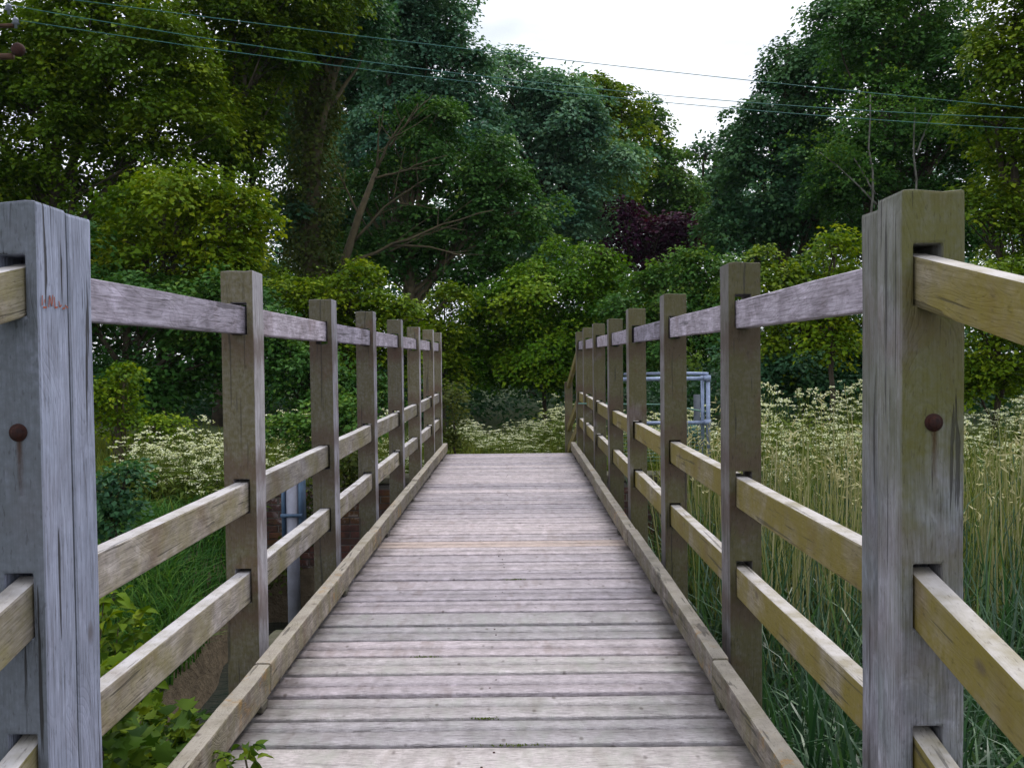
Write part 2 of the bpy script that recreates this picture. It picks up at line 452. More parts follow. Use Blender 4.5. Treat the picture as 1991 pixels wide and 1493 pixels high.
# leaves
M['lf_lime'] = leaf_mat('yellow_green_leaves', (0.048, 0.108, 0.005), (0.125, 0.205, 0.007), (0.28, 0.33, 0.012), trans=0.27)
M['lf_olive'] = leaf_mat('olive_leaves', (0.040, 0.092, 0.006), (0.100, 0.172, 0.008), (0.22, 0.28, 0.012), trans=0.27)
M['lf_green'] = leaf_mat('mid_green_leaves', (0.026, 0.086, 0.018), (0.064, 0.158, 0.030), (0.16, 0.255, 0.036), trans=0.27)
M['lf_dark'] = leaf_mat('dark_green_leaves', (0.018, 0.062, 0.030), (0.042, 0.125, 0.056), (0.10, 0.215, 0.075), trans=0.27, spec=0.2)
M['lf_blue'] = leaf_mat('haze_blue_leaves', (0.038, 0.108, 0.074), (0.090, 0.210, 0.130), (0.21, 0.36, 0.21), trans=0.27)  # blue haze of distance painted into the leaf colour
M['lf_maple'] = leaf_mat('fresh_green_leaves', (0.032, 0.095, 0.006), (0.085, 0.190, 0.009), (0.23, 0.32, 0.014), trans=0.27)
M['lf_purple'] = leaf_mat('purple_leaves', (0.022, 0.006, 0.022), (0.046, 0.009, 0.034), (0.085, 0.014, 0.048), trans=0.25, spec=0.08)
M['lf_bright'] = leaf_mat('bright_new_leaves', (0.022, 0.060, 0.007), (0.058, 0.115, 0.010), (0.17, 0.23, 0.018), trans=0.22)
M['ivy'] = leaf_mat('ivy_leaves', (0.025, 0.045, 0.010), (0.055, 0.075, 0.014), (0.10, 0.12, 0.02))
M['grass'] = leaf_mat('grass', (0.018, 0.075, 0.018), (0.048, 0.14, 0.026), (0.13, 0.24, 0.04), trans=0.25)
M['meadow'] = leaf_mat('meadow_grass', (0.06, 0.10, 0.015), (0.13, 0.17, 0.025), (0.26, 0.27, 0.06), trans=0.3)
M['reed'] = leaf_mat('reed_blades', (0.012, 0.046, 0.022), (0.036, 0.100, 0.040), (0.15, 0.24, 0.12), trans=0.25, rough=0.4, spec=0.5)
M['straw'] = leaf_mat('dead_reed_stalks', (0.19, 0.24, 0.06), (0.34, 0.33, 0.13), (0.50, 0.45, 0.27), trans=0.15)
M['stem'] = leaf_mat('parsley_green', (0.06, 0.11, 0.02), (0.12, 0.17, 0.03), (0.20, 0.24, 0.05), trans=0.3)
M['flower'] = leaf_mat('white_umbels', (0.40, 0.46, 0.22), (0.68, 0.71, 0.50), (0.88, 0.88, 0.80), trans=0.3)
M['orange'] = leaf_mat('orange_leaves', (0.20, 0.09, 0.01), (0.35, 0.16, 0.01), (0.45, 0.25, 0.02))

# ------------------------------------------------------------------ terrain
rng = np.random.default_rng(7)


def sm(a, b_, x):
    t = np.clip((x - a) / (b_ - a), 0, 1)
    return t * t * (3 - 2 * t)


def height(x, y):
    x = np.asarray(x, dtype=np.float64); y = np.asarray(y, dtype=np.float64)
    far = -0.55 + 0.06 * np.sin(x * 0.9 + 1) * np.sin(y * 0.7) + 0.004 * np.clip(y - 25, 0, 60) ** 1.2
    far = far + 0.35 * sm(-3, -8, x) * sm(8, 12, y) * 0.5
    near = -0.85 + 0.05 * np.sin(x * 1.3) * np.cos(y * 1.1)
    bed = -2.1 + 0.25 * sm(1.0, 4.0, x)
    # start of the far bank
    y0 = np.where(x < 0, 9.8 - 4.4 * sm(0.15, -0.8, x + 0.29 * y), 9.8 - 1.6 * sm(1.6, 4.0, x))
    y1 = np.where(x < 0, 10.3 - 1.4 * sm(0.15, -0.8, x + 0.29 * y), 10.3 + 0.4 * sm(1.6, 4.0, x))
    t = np.clip((y - y0) / (y1 - y0), 0, 1)
    fb = bed + (far - bed) * (t ** 0.75)
    tn = sm(4.6 + 0.3 * np.sin(x), 3.2 + 0.3 * np.sin(x * 0.8), y)
    return np.where(y < 4.9, np.maximum(bed + (near - bed) * tn, bed), fb) + 0.03 * np.sin(5 * x + 3 * y) * np.sin(4 * y - 2 * x)


def axis_pts(segs):
    return np.unique(np.concatenate([np.linspace(a, b_, n) for a, b_, n in segs]))


gx = axis_pts([(-900, -60, 12), (-60, -12, 24), (-12, 12, 150), (12, 60, 24), (60, 900, 12)])
gy = axis_pts([(-300, -10, 14), (-10, 2, 30), (2, 12, 110), (12, 60, 50), (60, 1500, 18)])
GX, GY = np.meshgrid(gx, gy, indexing='xy')
GZ = height(GX, GY)
V = np.stack([GX, GY, GZ], -1).reshape(-1, 3)
nx_, ny_ = len(gx), len(gy)
i, j = np.meshgrid(np.arange(ny_ - 1), np.arange(nx_ - 1), indexing='ij')
Q = np.stack([i * nx_ + j, i * nx_ + j + 1, (i + 1) * nx_ + j + 1, (i + 1) * nx_ + j], -1).reshape(-1, 4)
b = NB('earth_and_turf')
g = b.n('ShaderNodeNewGeometry')
pos = g.outputs['Position']
n1 = b.noise(pos, 1.1, 5, 0.6); n2 = b.noise(pos, 9.0, 6, 0.7); n3 = b.noise(pos, 40.0, 4, 0.6)
earth = b.mix(b.ramp(n2, 0.35, 0.65), (0.085, 0.062, 0.038), (0.17, 0.13, 0.085))
turf = b.mix(b.ramp(n3, 0.3, 0.7), (0.022, 0.042, 0.010), (0.055, 0.085, 0.018))
nz_ = b.n('ShaderNodeSeparateXYZ', Vector=g.outputs['Normal']).outputs['Z']
fl = b.math('ADD', nz_, b.math('MULTIPLY', b.math('SUBTRACT', n1, 0.5), 0.9))
col = b.mix(b.ramp(fl, 0.70, 0.86), earth, turf)
bp = b.n('ShaderNodeBump', Strength=0.9, Distance=0.06, Height=b.math('ADD', n2, b.math('MULTIPLY', n3, 0.4)))
p = b.n('ShaderNodeBsdfPrincipled', Base__Color=col, Roughness=0.95, Normal=bp.outputs[0])
M['ground'] = b.done(p.outputs[0])
tag(link('ground', mesh('ground', V, Q, True), None, M['ground']), 'grassy banks and earth on both sides of the stream', 'ground', kind='structure')

b = NB('stream_water')
pos = b.n('ShaderNodeNewGeometry').outputs['Position']
w1 = b.noise(b.scale(pos, (1.0, 2.2, 1.0)), 5.0, 4, 0.55)
p = b.n('ShaderNodeBsdfPrincipled', Base__Color=(0.022, 0.030, 0.026, 1), Roughness=0.08, Normal=b.n('ShaderNodeBump', Strength=0.35, Distance=0.05, Height=w1).outputs[0])
M['water'] = b.done(p.outputs[0])
wv = [(-60, 3.6, -1.62), (60, 3.6, -1.62), (60, 10.4, -1.62), (-60, 10.4, -1.62)]
tag(link('water', mesh('water', wv, [[0, 1, 2, 3]]), None, M['water']), 'dark stream water under the footbridge', 'stream', kind='structure')

# ------------------------------------------------------------------ footbridge
CX = -0.10
HALF_K = 0.78     # inner face of kerb
HALF_P = 0.925    # inner face of posts
PW, PD = 0.125, 0.15
RT = 0.052
RAILS = [(1.305, 1.412), (0.607, 0.724), (0.256, 0.372)]
INSET = 0.03
bridge = empty('footbridge')
tag(bridge, 'weathered timber footbridge with post and rail sides and plank deck', 'footbridge')


def post_mesh(name, side, pw, pd, zb, zt, holes, top_gap=0.014, seed=0, bev=0.005):
    """timber post with real mortises cut through it front to back; local origin at inner front bottom corner,
    x grows outward (times side), y grows away from the camera"""
    hx0, hx1 = INSET - 0.004, INSET + RT + 0.006
    xs = [0, hx0, hx1, pw]
    zs = [zb]
    hz = []
    for (a, c_) in sorted(holes):
        zs += [a - 0.003, c_ + top_gap]
        hz.append((a - 0.003, c_ + top_gap))
    zs.append(zt)
    bm = bmesh.new()
    rg = random.Random(seed)
    grid = {}
    for yi, y in enumerate((0, pd)):
        for xi, x in enumerate(xs):
            for zi, z in enumerate(zs):
                wob = rg.uniform(-0.0012, 0.0012) if xi in (0, 3) else 0
                zz = z + (rg.uniform(-0.004, 0.004) if zi == len(zs) - 1 else 0)
                grid[(xi, yi, zi)] = bm.verts.new((side * (x + wob), y, zz))
    nz2 = len(zs)
    ishole = lambda zi: zi % 2 == 1

    def face(*k):
        vs = [grid[q] for q in k]
        bm.faces.new(vs)
    for zi in range(nz2 - 1):
        for xi in range(3):
            if xi == 1 and ishole(zi) and hz:
                continue
            face((xi, 0, zi), (xi + 1, 0, zi), (xi + 1, 0, zi + 1), (xi, 0, zi + 1))
            face((xi, 1, zi), (xi, 1, zi + 1), (xi + 1, 1, zi + 1), (xi + 1, 1, zi))
        face((0, 0, zi), (0, 0, zi + 1), (0, 1, zi + 1), (0, 1, zi))
        face((3, 0, zi), (3, 1, zi), (3, 1, zi + 1), (3, 0, zi + 1))
        if ishole(zi) and hz:
            face((1, 0, zi), (1, 0, zi + 1), (1, 1, zi + 1), (1, 1, zi))
            face((2, 0, zi), (2, 1, zi), (2, 1, zi + 1), (2, 0, zi + 1))
            face((1, 0, zi), (1, 1, zi), (2, 1, zi), (2, 0, zi))
            face((1, 0, zi + 1), (2, 0, zi + 1), (2, 1, zi + 1), (1, 1, zi + 1))
    for xi in range(3):
        face((xi, 0, nz2 - 1), (xi + 1, 0, nz2 - 1), (xi + 1, 1, nz2 - 1), (xi, 1, nz2 - 1))
        face((xi, 0, 0), (xi, 1, 0), (xi + 1, 1, 0), (xi + 1, 0, 0))
    bmesh.ops.recalc_face_normals(bm, faces=bm.faces)
    es = []
    for e in bm.edges:
        if len(e.link_faces) == 2 and e.calc_face_angle(0) > 0.8:
            es.append(e)
    bmesh.ops.bevel(bm, geom=es, offset=bev, segments=2, affect='EDGES', profile=0.6, clamp_overlap=True)
    me = bpy.data.meshes.new(name)
    bm.to_mesh(me); bm.free()
    return me


POST_Y = [3.60, 5.15, 6.70, 8.25, 9.80, 11.35, 12.62]
rnd = random.Random(3)
rails_of = {}
for side in (-1, 1):
    mp_ = M['post_left'] if side < 0 else M['post_right']
    shared = post_mesh('post', side, PW, PD, -0.42, 1.55, RAILS, seed=5 + side)
    # doubled end post: two timbers back to back
    nearm = M['post_blue'] if side < 0 else M['post_green']
    front = post_mesh('front_post', side, 0.135, 0.135, -0.9, 1.548, RAILS, top_gap=0.022, seed=11, bev=0.007)
    o = link('post', front, bridge, nearm)
    o.location = (CX + side * HALF_P, 1.985, 0)
    o['label'] = 'blue grey end post with rusty bolt and orange red scrawl' if side < 0 else 'grey green end post with rusty bolt and rust run'
    near_post = o
    back = post_mesh('back_post', side, 0.135, 0.12, -0.9, 1.548 - (0.016 if side > 0 else 0.004), RAILS, seed=12, bev=0.009)
    o2 = link('post', back, bridge, nearm)
    o2.location = (CX + side * (HALF_P + (0.012 if side > 0 else 0.003)), 2.131, 0)
    # rusty domed bolt and washer on the face towards the ramp
    bz = 1.052
    bx_ = CX + side * (HALF_P + 0.068 if side > 0 else HALF_P + 0.048)
    A = Acc()
    A.tube([(0, 0.002, 0), (0, -0.0025, 0)], 0.0195, 18)
    A.tube([(0, -0.001, 0), (0, -0.006, 0), (0, -0.009, 0), (0, -0.0105, 0), (0, -0.011, 0)], [0.0140, 0.0136, 0.011, 0.006, 0.001], 8)
    bo = link('bolt', A.build('bolt', False), near_post, M['rust'])
    bo.location = (bx_ - near_post.location.x, -0.0005, bz)
    A = Acc()
    rg = np.random.default_rng(5)
    n = 14
    zz = np.linspace(0, -0.20 if side > 0 else -0.12, n)
    wob = np.zeros(n)
    wd = np.full(n, 0.012)
    Vs = np.concatenate([np.stack([wob - wd, np.full(n, 0.0), zz], -1), np.stack([wob + wd, np.full(n, 0.0), zz], -1)])
    k = np.arange(n - 1)
    A.add(Vs, np.stack([k, k + n, k + n + 1, k + 1], -1))
    st = link('rust_run', A.build('rust_run'), near_post, M['rust_run'])
    st.location = (bx_ - near_post.location.x + 0.003, -0.0012, bz - 0.017)
    if side < 0:
        # orange red scrawl on the inner face
        A = Acc()
        strokes = [((0.012, 0.012), (0.010, -0.010)), ((0.022, 0.004), (0.022, -0.004)), ((0.038, -0.012), (0.044, 0.014)), ((0.044, 0.014), (0.052, -0.010)),
                   ((0.052, -0.010), (0.058, 0.016)), ((0.064, 0.012), (0.066, -0.012)), ((0.066, -0.012), (0.078, -0.010)), ((0.084, 0.004), (0.088, -0.009)),
                   ((0.088, -0.009), (0.096, -0.004)), ((0.100, -0.012), (0.112, -0.010)), ((0.112, -0.004), (0.126, -0.009)), ((0.014, -0.014), (0.030, -0.013))]
        for (a0, a1), (b0, b1) in strokes:
            dv = np.array([b0 - a0, b1 - a1]); L = np.linalg.norm(dv); nn = np.array([-dv[1], dv[0]]) / L * 0.0019
            q = [(0, a0 + nn[0], a1 + nn[1]), (0, b0 + nn[0], b1 + nn[1]), (0, b0 - nn[0], b1 - nn[1]), (0, a0 - nn[0], a1 - nn[1])]
            A.add(q, [[0, 1, 2, 3]])
        sc_ = link('painted_scrawl', A.build('painted_scrawl'), near_post, M['red_paint'])
        sc_.location = (0.0028, 0.004, 1.335)
    for k, y in enumerate(POST_Y):
        o = link('post', shared, bridge, mp_)
        o.location = (CX + side * (HALF_P + rnd.uniform(-0.006, 0.006)), y, rnd.uniform(-0.012, 0.012))
        o.rotation_euler = (rnd.uniform(-0.004, 0.004), rnd.uniform(-0.004, 0.004), rnd.uniform(-0.01, 0.01))
    # rails
    xr = CX + side * (HALF_P + INSET + RT / 2)
    ys = [2.19] + [y + PD / 2 for y in POST_Y]
    for ri, (za, zb_) in enumerate(RAILS):
        nm = ('top_rail', 'middle_rail', 'lower_rail')[ri]
        mt = M['rail_top'] if ri == 0 else (M['rail_left'] if side < 0 else M['rail_right'])
        cache = {}
        for k in range(len(ys) - 1):
            L = round(ys[k + 1] - ys[k] - 0.006, 3)
            if (L, k % 3) not in cache:
                cache[(L, k % 3)] = bevel_box(nm, RT, L, zb_ - za, 0.0055, 2, 2, 1, 0.0016, 40 * ri + k + side)
            o = link(nm, cache[(L, k % 3)], bridge, mt)
            o.location = (xr, (ys[k] + ys[k + 1]) / 2, (za + zb_) / 2)
            o.rotation_euler = (rnd.uniform(-0.0015, 0.0015), rnd.uniform(-0.01, 0.01), rnd.uniform(-0.0015, 0.0015))
    # rails of the ramp on the near side, sloping down towards the viewer
    SL = 0.215
    ang = math.atan(SL)
    for ri, (za, zb_) in enumerate(RAILS):
        nm = ('top_rail', 'middle_rail', 'lower_rail')[ri]
        L = 1.72
        me = bevel_box(nm, RT, L, (zb_ - za) * 0.985, 0.0055, 2, 2, 1, 0.0016, 90 + ri)
        o = link(nm, me, bridge, M['rail_right'] if side > 0 else M['rail_left'])
        yc = 2.05 - L / 2 * math.cos(ang)
        o.location = (xr, yc, (za + zb_) / 2 + 0.009 - L / 2 * math.sin(ang))
        o.rotation_euler = (ang, 0, 0)
    for y in (0.42, -1.2):
        o = link('post', shared, bridge, mp_)
        o.location = (CX + side * HALF_P, y, -SL * (1.98 - y) - 0.01)
    for ri, (za, zb_) in enumerate(RAILS):
        nm = ('top_rail', 'middle_rail', 'lower_rail')[ri]
        L = 1.62 / math.cos(ang)
        o = link(nm, bevel_box(nm, RT, L, (zb_ - za) * 0.985, 0.0055), bridge, M['rail_left'])
        yc = -0.36
        o.location = (xr, yc, (za + zb_) / 2 - SL * (1.98 - yc) - 0.01)
        o.rotation_euler = (ang, 0, 0)
    # ramp on the far side
    fx = -0.04 if side > 0 else -0.25
    pe = (CX + side * HALF_P + fx, 15.0)
    fm = post_mesh('ramp_post', side, PW, 0.125, -1.1, 0.80, [], seed=31)
    o = link('post', fm, bridge, mp_)
    o.location = (pe[0], pe[1], 0)
    for ri, (za, zb_) in enumerate(RAILS):
        nm = ('top_rail', 'middle_rail', 'lower_rail')[ri]
        a = Vector((xr, POST_Y[-1] + 0.08, (za + zb_) / 2)); c_ = Vector((pe[0] + side * 0.06, 15.06, (za + zb_) / 2 - 0.62))
        L = (c_ - a).length
        o = link(nm, bevel_box(nm, RT, L, zb_ - za, 0.0055), bridge, mt)
        o.location = (a + c_) / 2
        o.rotation_euler = (math.atan2(c_.z - a.z, c_.y - a.y), 0, -math.atan2(c_.x - a.x, c_.y - a.y))
    # kerb in lengths, standing on blocks
    ky = [2.02, 3.24, 5.72, 8.15, 10.2, 11.72]
    for k in range(len(ky) - 1):
        L = ky[k + 1] - ky[k] - 0.004
        o = link('kerb', bevel_box('kerb', 0.058, L, 0.105, 0.008, 2, 5, 1, 0.002, k + 9 * side), bridge, M['kerb'])
        o.location = (CX + side * (HALF_K + 0.029 + rnd.uniform(-0.003, 0.003)), (ky[k] + ky[k + 1]) / 2, 0.0775 + 0.004 * (k % 2))
        for yb in np.arange(3.15, 11.6, 1.55):
            if ky[k] <= yb < ky[k + 1]:
                bl = link('kerb_block', bevel_box('kerb_block', 0.060, 0.075, 0.026, 0.003, 1), o, M['beam'])
                bl.location = (-side * 0.003, yb - o.location.y, -0.063)
    # longitudinal beam under the deck edge
    o = link('beam', bevel_box('beam', 0.16, 9.9, 0.30, 0.006, 1), bridge, M['beam'])
    o.location = (CX + side * 0.843, 7.0, -0.235)

# deck planks
PITCH = 0.2155
deck = link('deck', bevel_box('deck', 0.16, 9.9, 0.28, 0.006, 1), bridge, M['beam'])
deck.location = (CX, 7.0, -0.235)


def plank_mesh(name, L, w, h, groove, seed):
    """plank along x with rounded edges, a worn wavy outline and an optional groove down the middle"""
    rg = random.Random(seed)
    r = 0.006
    prof = [(-w / 2, -h), (-w / 2, -r), (-w / 2 + r * 0.4, -r * 0.35), (-w / 2 + r, 0)]
    if groove:
        gy_ = rg.uniform(-0.015, 0.015)
        gw = rg.uniform(0.005, 0.009)
        prof += [(gy_ - gw, 0), (gy_ - gw * 0.7, -0.02), (gy_ + gw * 0.7, -0.02), (gy_ + gw, 0)]
    prof += [(w / 2 - r, 0), (w / 2 - r * 0.4, -r * 0.35), (w / 2, -r), (w / 2, -h)]
    n = len(prof)
    S = 9
    V = []
    for s_ in range(S + 1):
        x = -L / 2 + L * s_ / S
        e0, e1 = rg.uniform(-0.0028, 0.0028), rg.uniform(-0.0028, 0.0028)
        dz = rg.uniform(-0.0012, 0.0012)
        for (y, z) in prof:
            V.append((x, y + (e0 if y < 0 else e1), z + dz))
    Q = []
    for s_ in range(S):
        for k in range(n):
            k2 = (k + 1) % n
            Q.append((s_ * n + k, s_ * n + k2, (s_ + 1) * n + k2, (s_ + 1) * n + k))
    V = np.array(V)
    V = np.vstack([V, V[:n].mean(0), V[-n:].mean(0)])
    T = []
    for k in range(n):
        k2 = (k + 1) % n
        T.append((S * n + n, k2, k)); T.append((S * n + n + 1, S * n + k, S * n + k2))
    me = mesh(name, V, [np.array(Q), np.array(T)])
    bm = bmesh.new(); bm.from_mesh(me)
    bmesh.ops.recalc_face_normals(bm, faces=bm.faces)
    bm.to_mesh(me); bm.free()
    return me


variants = {}
y = 1.985 + PITCH / 2
k = 0
screws = Acc()
while y < 11.68:
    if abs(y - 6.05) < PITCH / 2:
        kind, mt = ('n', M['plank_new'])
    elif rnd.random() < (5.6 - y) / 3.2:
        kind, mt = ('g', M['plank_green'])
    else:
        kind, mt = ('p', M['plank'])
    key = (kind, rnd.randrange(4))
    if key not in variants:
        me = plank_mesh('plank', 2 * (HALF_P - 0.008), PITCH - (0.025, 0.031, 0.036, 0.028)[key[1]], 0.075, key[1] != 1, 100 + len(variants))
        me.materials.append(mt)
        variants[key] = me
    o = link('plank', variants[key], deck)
    o.location = (rnd.uniform(-0.006, 0.006), y - deck.location.y + rnd.uniform(-0.0025, 0.0025), -deck.location.z + rnd.uniform(-0.003, 0.002))
    o.rotation_euler = (rnd.uniform(-0.012, 0.012), rnd.uniform(-0.001, 0.001), rnd.uniform(-0.003, 0.003) + (math.pi if rnd.random() < 0.5 else 0))
    if kind == 'n':
        o['label'] = 'paler peach plank across the middle of the deck'
    for xx in (0.0,) if rnd.random() < 0.3 else ():
        for yy in (-0.045, 0.045):
            jx, jy = rnd.uniform(-0.02, 0.02), rnd.uniform(-0.008, 0.008)
            screws.tube([(CX + xx + jx, y + yy + jy, -0.003), (CX + xx + jx, y + yy + jy, 0.0012)], 0.0042, 6)
    y += PITCH
    k += 1
sc_ = link('screw_heads', screws.build('screw_heads'), bridge, M['rust'])
sc_['kind'] = 'stuff'
# ramp planks
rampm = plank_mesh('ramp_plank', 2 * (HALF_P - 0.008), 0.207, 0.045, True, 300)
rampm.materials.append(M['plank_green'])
for k in range(14):
    o = link('plank', rampm, bridge)
    yy = 1.985 - (k + 0.5) * PITCH * math.cos(ang)
    o.location = (CX, yy, -0.006 - SL * (1.985 - yy))
    o.rotation_euler = (ang, 0, 0)
for k in range(15):
    o = link('plank', rampm, bridge)
    yy = 11.80 + (k + 0.5) * PITCH
    o.location = (CX, yy, -0.02 - 0.16 * (yy - 11.80))
    o.rotation_euler = (-math.atan(0.16), 0, 0)

# ------------------------------------------------------------------ brick sluice wall
wall = empty('brick_wall', (0, 10.1, -2.2))
tag(wall, 'old red brick sluice wall crossing under the footbridge, limewashed in patches', 'wall')
W0, W1, WT = -3.3, 1.75, -0.16
core = bevel_box('mortar_core', W1 - W0, 0.30, WT + 2.2 - 0.01, 0.01, 1)
o = link('mortar_core', core, wall, M['mortar'])
o.location = ((W0 + W1) / 2, 0.155, (WT + 2.2) / 2)
bmsh = [bevel_box('brick', 0.213, 0.10, 0.066, 0.005, 1) for _ in range(1)][0]
bmsh.materials.append(M['brick'])
rest = Acc()
nb = 0
rows = int((WT + 2.2) / 0.076)
for r_ in range(rows):
    z = 0.04 + r_ * 0.076
    x = W0 + 0.11 + (0.11 if r_ % 2 else 0)
    while x < W1 - 0.08:
        inview = (x < -1.02 or x > 0.80) and z > 0.45
        jit = rnd.uniform(-0.006, 0.006)
        if inview and nb < 296:
            o = link('brick', bmsh, wall)
            o.location = (x + rnd.uniform(-0.003, 0.003), 0.045 + jit, z)
            o.rotation_euler = (rnd.uniform(-0.02, 0.02), rnd.uniform(-0.01, 0.01), rnd.uniform(-0.02, 0.02))
            nb += 1
        else:
            rest.box((x, 0.045 + jit, z), (0.1065, 0.05, 0.033))
        x += 0.225
o = link('hidden_bricks', rest.build('hidden_bricks'), wall, M['brick']); o['kind'] = 'stuff'
# coping stones along the top
x = W0
cm = {}
while x < W1 - 0.2:
    w = rnd.choice([0.42, 0.5, 0.58])
    if w not in cm:
        cm[w] = bevel_box('coping_stone', w - 0.01, 0.38, 0.07, 0.012, 2); cm[w].materials.append(M['concrete'])
    o = link('coping_stone', cm[w], wall)
    o.location = (x + w / 2, 0.16, WT + 2.2 + 0.037)
    x += w

# flints lying on the wall top beside the guard rail
for k in range(26):
    A = Acc()
    px, py, d = rnd.uniform(1325, 1400), rnd.uniform(895, 925), 10.2
    q = at(px, py, d)
    q.z = WT + 0.09 + rnd.uniform(0, 0.04)
    q.y = 10.15 + rnd.uniform(0, 0.22)
    bm = bmesh.new()
    bmesh.ops.create_icosphere(bm, subdivisions=1, radius=rnd.uniform(0.025, 0.05))
    for v in bm.verts:
        v.co *= rnd.uniform(0.75, 1.2); v.co.z *= 0.7
    me = bpy.data.meshes.new('flint'); bm.to_mesh(me); bm.free()
    o = link('flint', me, None, M['stone']); o.location = q
    tag(o, 'small pale flint on the brick wall top by the steel guard rail', 'stone', 'flints on the brick wall top')

# ------------------------------------------------------------------ steel pile beside the stream
pl = at(570, 1245, 6.2)
plinth = link('concrete_block', bevel_box('concrete_block', 0.46, 0.5, 1.4, 0.04, 3, 4, 2, 0.02, 3), None, M['concrete'])
plinth.location = (pl.x, 6.25, -0.70 - 0.70)
tag(plinth, 'mossy concrete block under the grey steel pile', 'block')
pile = empty('steel_pile', (pl.x, 6.2, -0.70))
tag(pile, 'grey steel pile with blue channel frame between the second and third posts', 'pile')
A = Acc(); A.tube([(0, 0, 0), (0, 0, 1.16)], 0.042, 20)
link('pipe', A.build('pipe', False), pile, M['pipe'])
A = Acc()
A.box((0.060, 0.02, 0.96), (0.013, 0.05, 0.24)); A.box((-0.057, 0.02, 0.96), (0.010, 0.05, 0.24)); A.box((0.002, 0.078, 0.96), (0.070, 0.008, 0.235))
link('channel_frame', A.build('channel_frame'), pile, M['blue_steel'])
A = Acc(); A.box((0.002, -0.045, 0.866), (0.070, 0.012, 0.010))
link('clamp_bar', A.build('clamp_bar'), pile, M['blue_steel'])

# ------------------------------------------------------------------ tubular guard rail on the wall
guard = empty('guard_rail', (1.1, 10.3, 0.02))
tag(guard, 'tubular galvanised steel guard rail with green wire mesh on the brick wall', 'guard rail')
gx0, gx1 = -0.02, 1.03
zt, zm = 0.93, 0.44


def gpart(name, fn, mt):
    A = Acc(); fn(A)
    return link(name, A.build(name, False), guard, mt)


gpart('top_tube', lambda A: A.tube([(gx0, 0, zt), (gx1, 0, zt)], 0.0225, 12), M['galv'])
gpart('top_tube', lambda A: A.tube([(gx1, 0.02, zt + 0.05), (0.72, 0.55, zt + 0.05), (0.25, 1.25, zt + 0.03)], 0.019, 12), M['galv'])
gpart('middle_tube', lambda A: A.tube([(gx0, 0, zm), (gx1, 0, zm)], 0.02, 12), M['galv'])
for xx in (gx1, gx0):
    gpart('upright', lambda A: A.tube([(xx, 0.0, -0.02), (xx, 0.0, zt + 0.03)], 0.024, 12), M['galv'])
gpart('upright', lambda A: A.tube([(gx1 - 0.05, 0.06, -0.02), (gx1 - 0.05, 0.06, zt + 0.03)], 0.02, 12), M['galv'])
for (xx, zz) in ((gx1, zt), (gx1, zm), (gx0, zt), (0.72, zt + 0.05)):
    gpart('clamp', lambda A: (A.tube([(xx, 0, zz - 0.035), (xx, 0, zz + 0.035)], 0.034, 12), A.tube([(xx - 0.045, 0, zz), (xx + 0.02, 0, zz)], 0.031, 12)), M['galv'])


def wires(A):
    for k in range(11):
        z = 0.02 + k * 0.04
        A.tube([(gx0, 0.004, z), (gx1, 0.004, z)], 0.0028, 4)
    for k in range(6):
        x = gx0 + 0.1 + k * 0.17
        A.tube([(x, 0.009, 0.0), (x, 0.009, zm)], 0.0022, 4)


o = gpart('wire_mesh', wires, M['mesh'])
gpart('mesh_edge_bar', lambda A: A.tube([(-0.35, 0.95, 0.62), (0.25, 1.05, 0.60), (0.72, 0.85, 0.60), (gx1, 0.03, 0.55)], 0.010, 6), M['mesh'])
# control box behind it
box_p = at(1348, 830, 12.0)
cb = empty('control_box', (box_p.x, 12.0, -0.5))
tag(cb, 'small teal valve box on grey post behind the guard rail', 'valve box')
A = Acc(); A.box((0.06, 0.03, 0.60), (0.04, 0.02, 0.60)); link('backboard', A.build('backboard'), cb, M['dull'])
A = Acc(); A.tube([(-0.03, -0.02, 0.60), (-0.03, -0.02, 0.80), (-0.03, -0.02, 0.86)], [0.085, 0.085, 0.05], 14); link('valve_housing', A.build('valve_housing'), cb, M['teal'])
A = Acc(); A.tube([(-0.03, -0.02, 0.0), (-0.03, -0.02, 0.6)], 0.03, 10); link('stem', A.build('stem'), cb, M['teal'])

# ------------------------------------------------------------------ foliage generators
UP = np.array([0, 0, 1.0])


def nrm(a):
    return a / (np.linalg.norm(a, axis=-1, keepdims=True) + 1e-9)


def leaves(acc, C, N, D, L, Wd, tint, fold=0.25):
    """kite-shaped folded leaves: base C, normal N, direction D"""
    D = nrm(D - N * (D * N).sum(-1, keepdims=True))
    S = np.cross(N, D)
    L = L[:, None]; Wd = Wd[:, None]
    b0 = C
    t = C + D * L - N * L * 0.12
    m = C + D * L * 0.45
    l = m - S * Wd * 0.5 + N * L * fold * 0.4
    r = m + S * Wd * 0.5 + N * L * fold * 0.4
    n = len(C)
    V = np.stack([b0, r, t, l], 1).reshape(-1, 3)
    Qd = np.arange(n * 4).reshape(n, 4)
    acc.add(V, Qd, None, np.clip(tint, 0, 1))


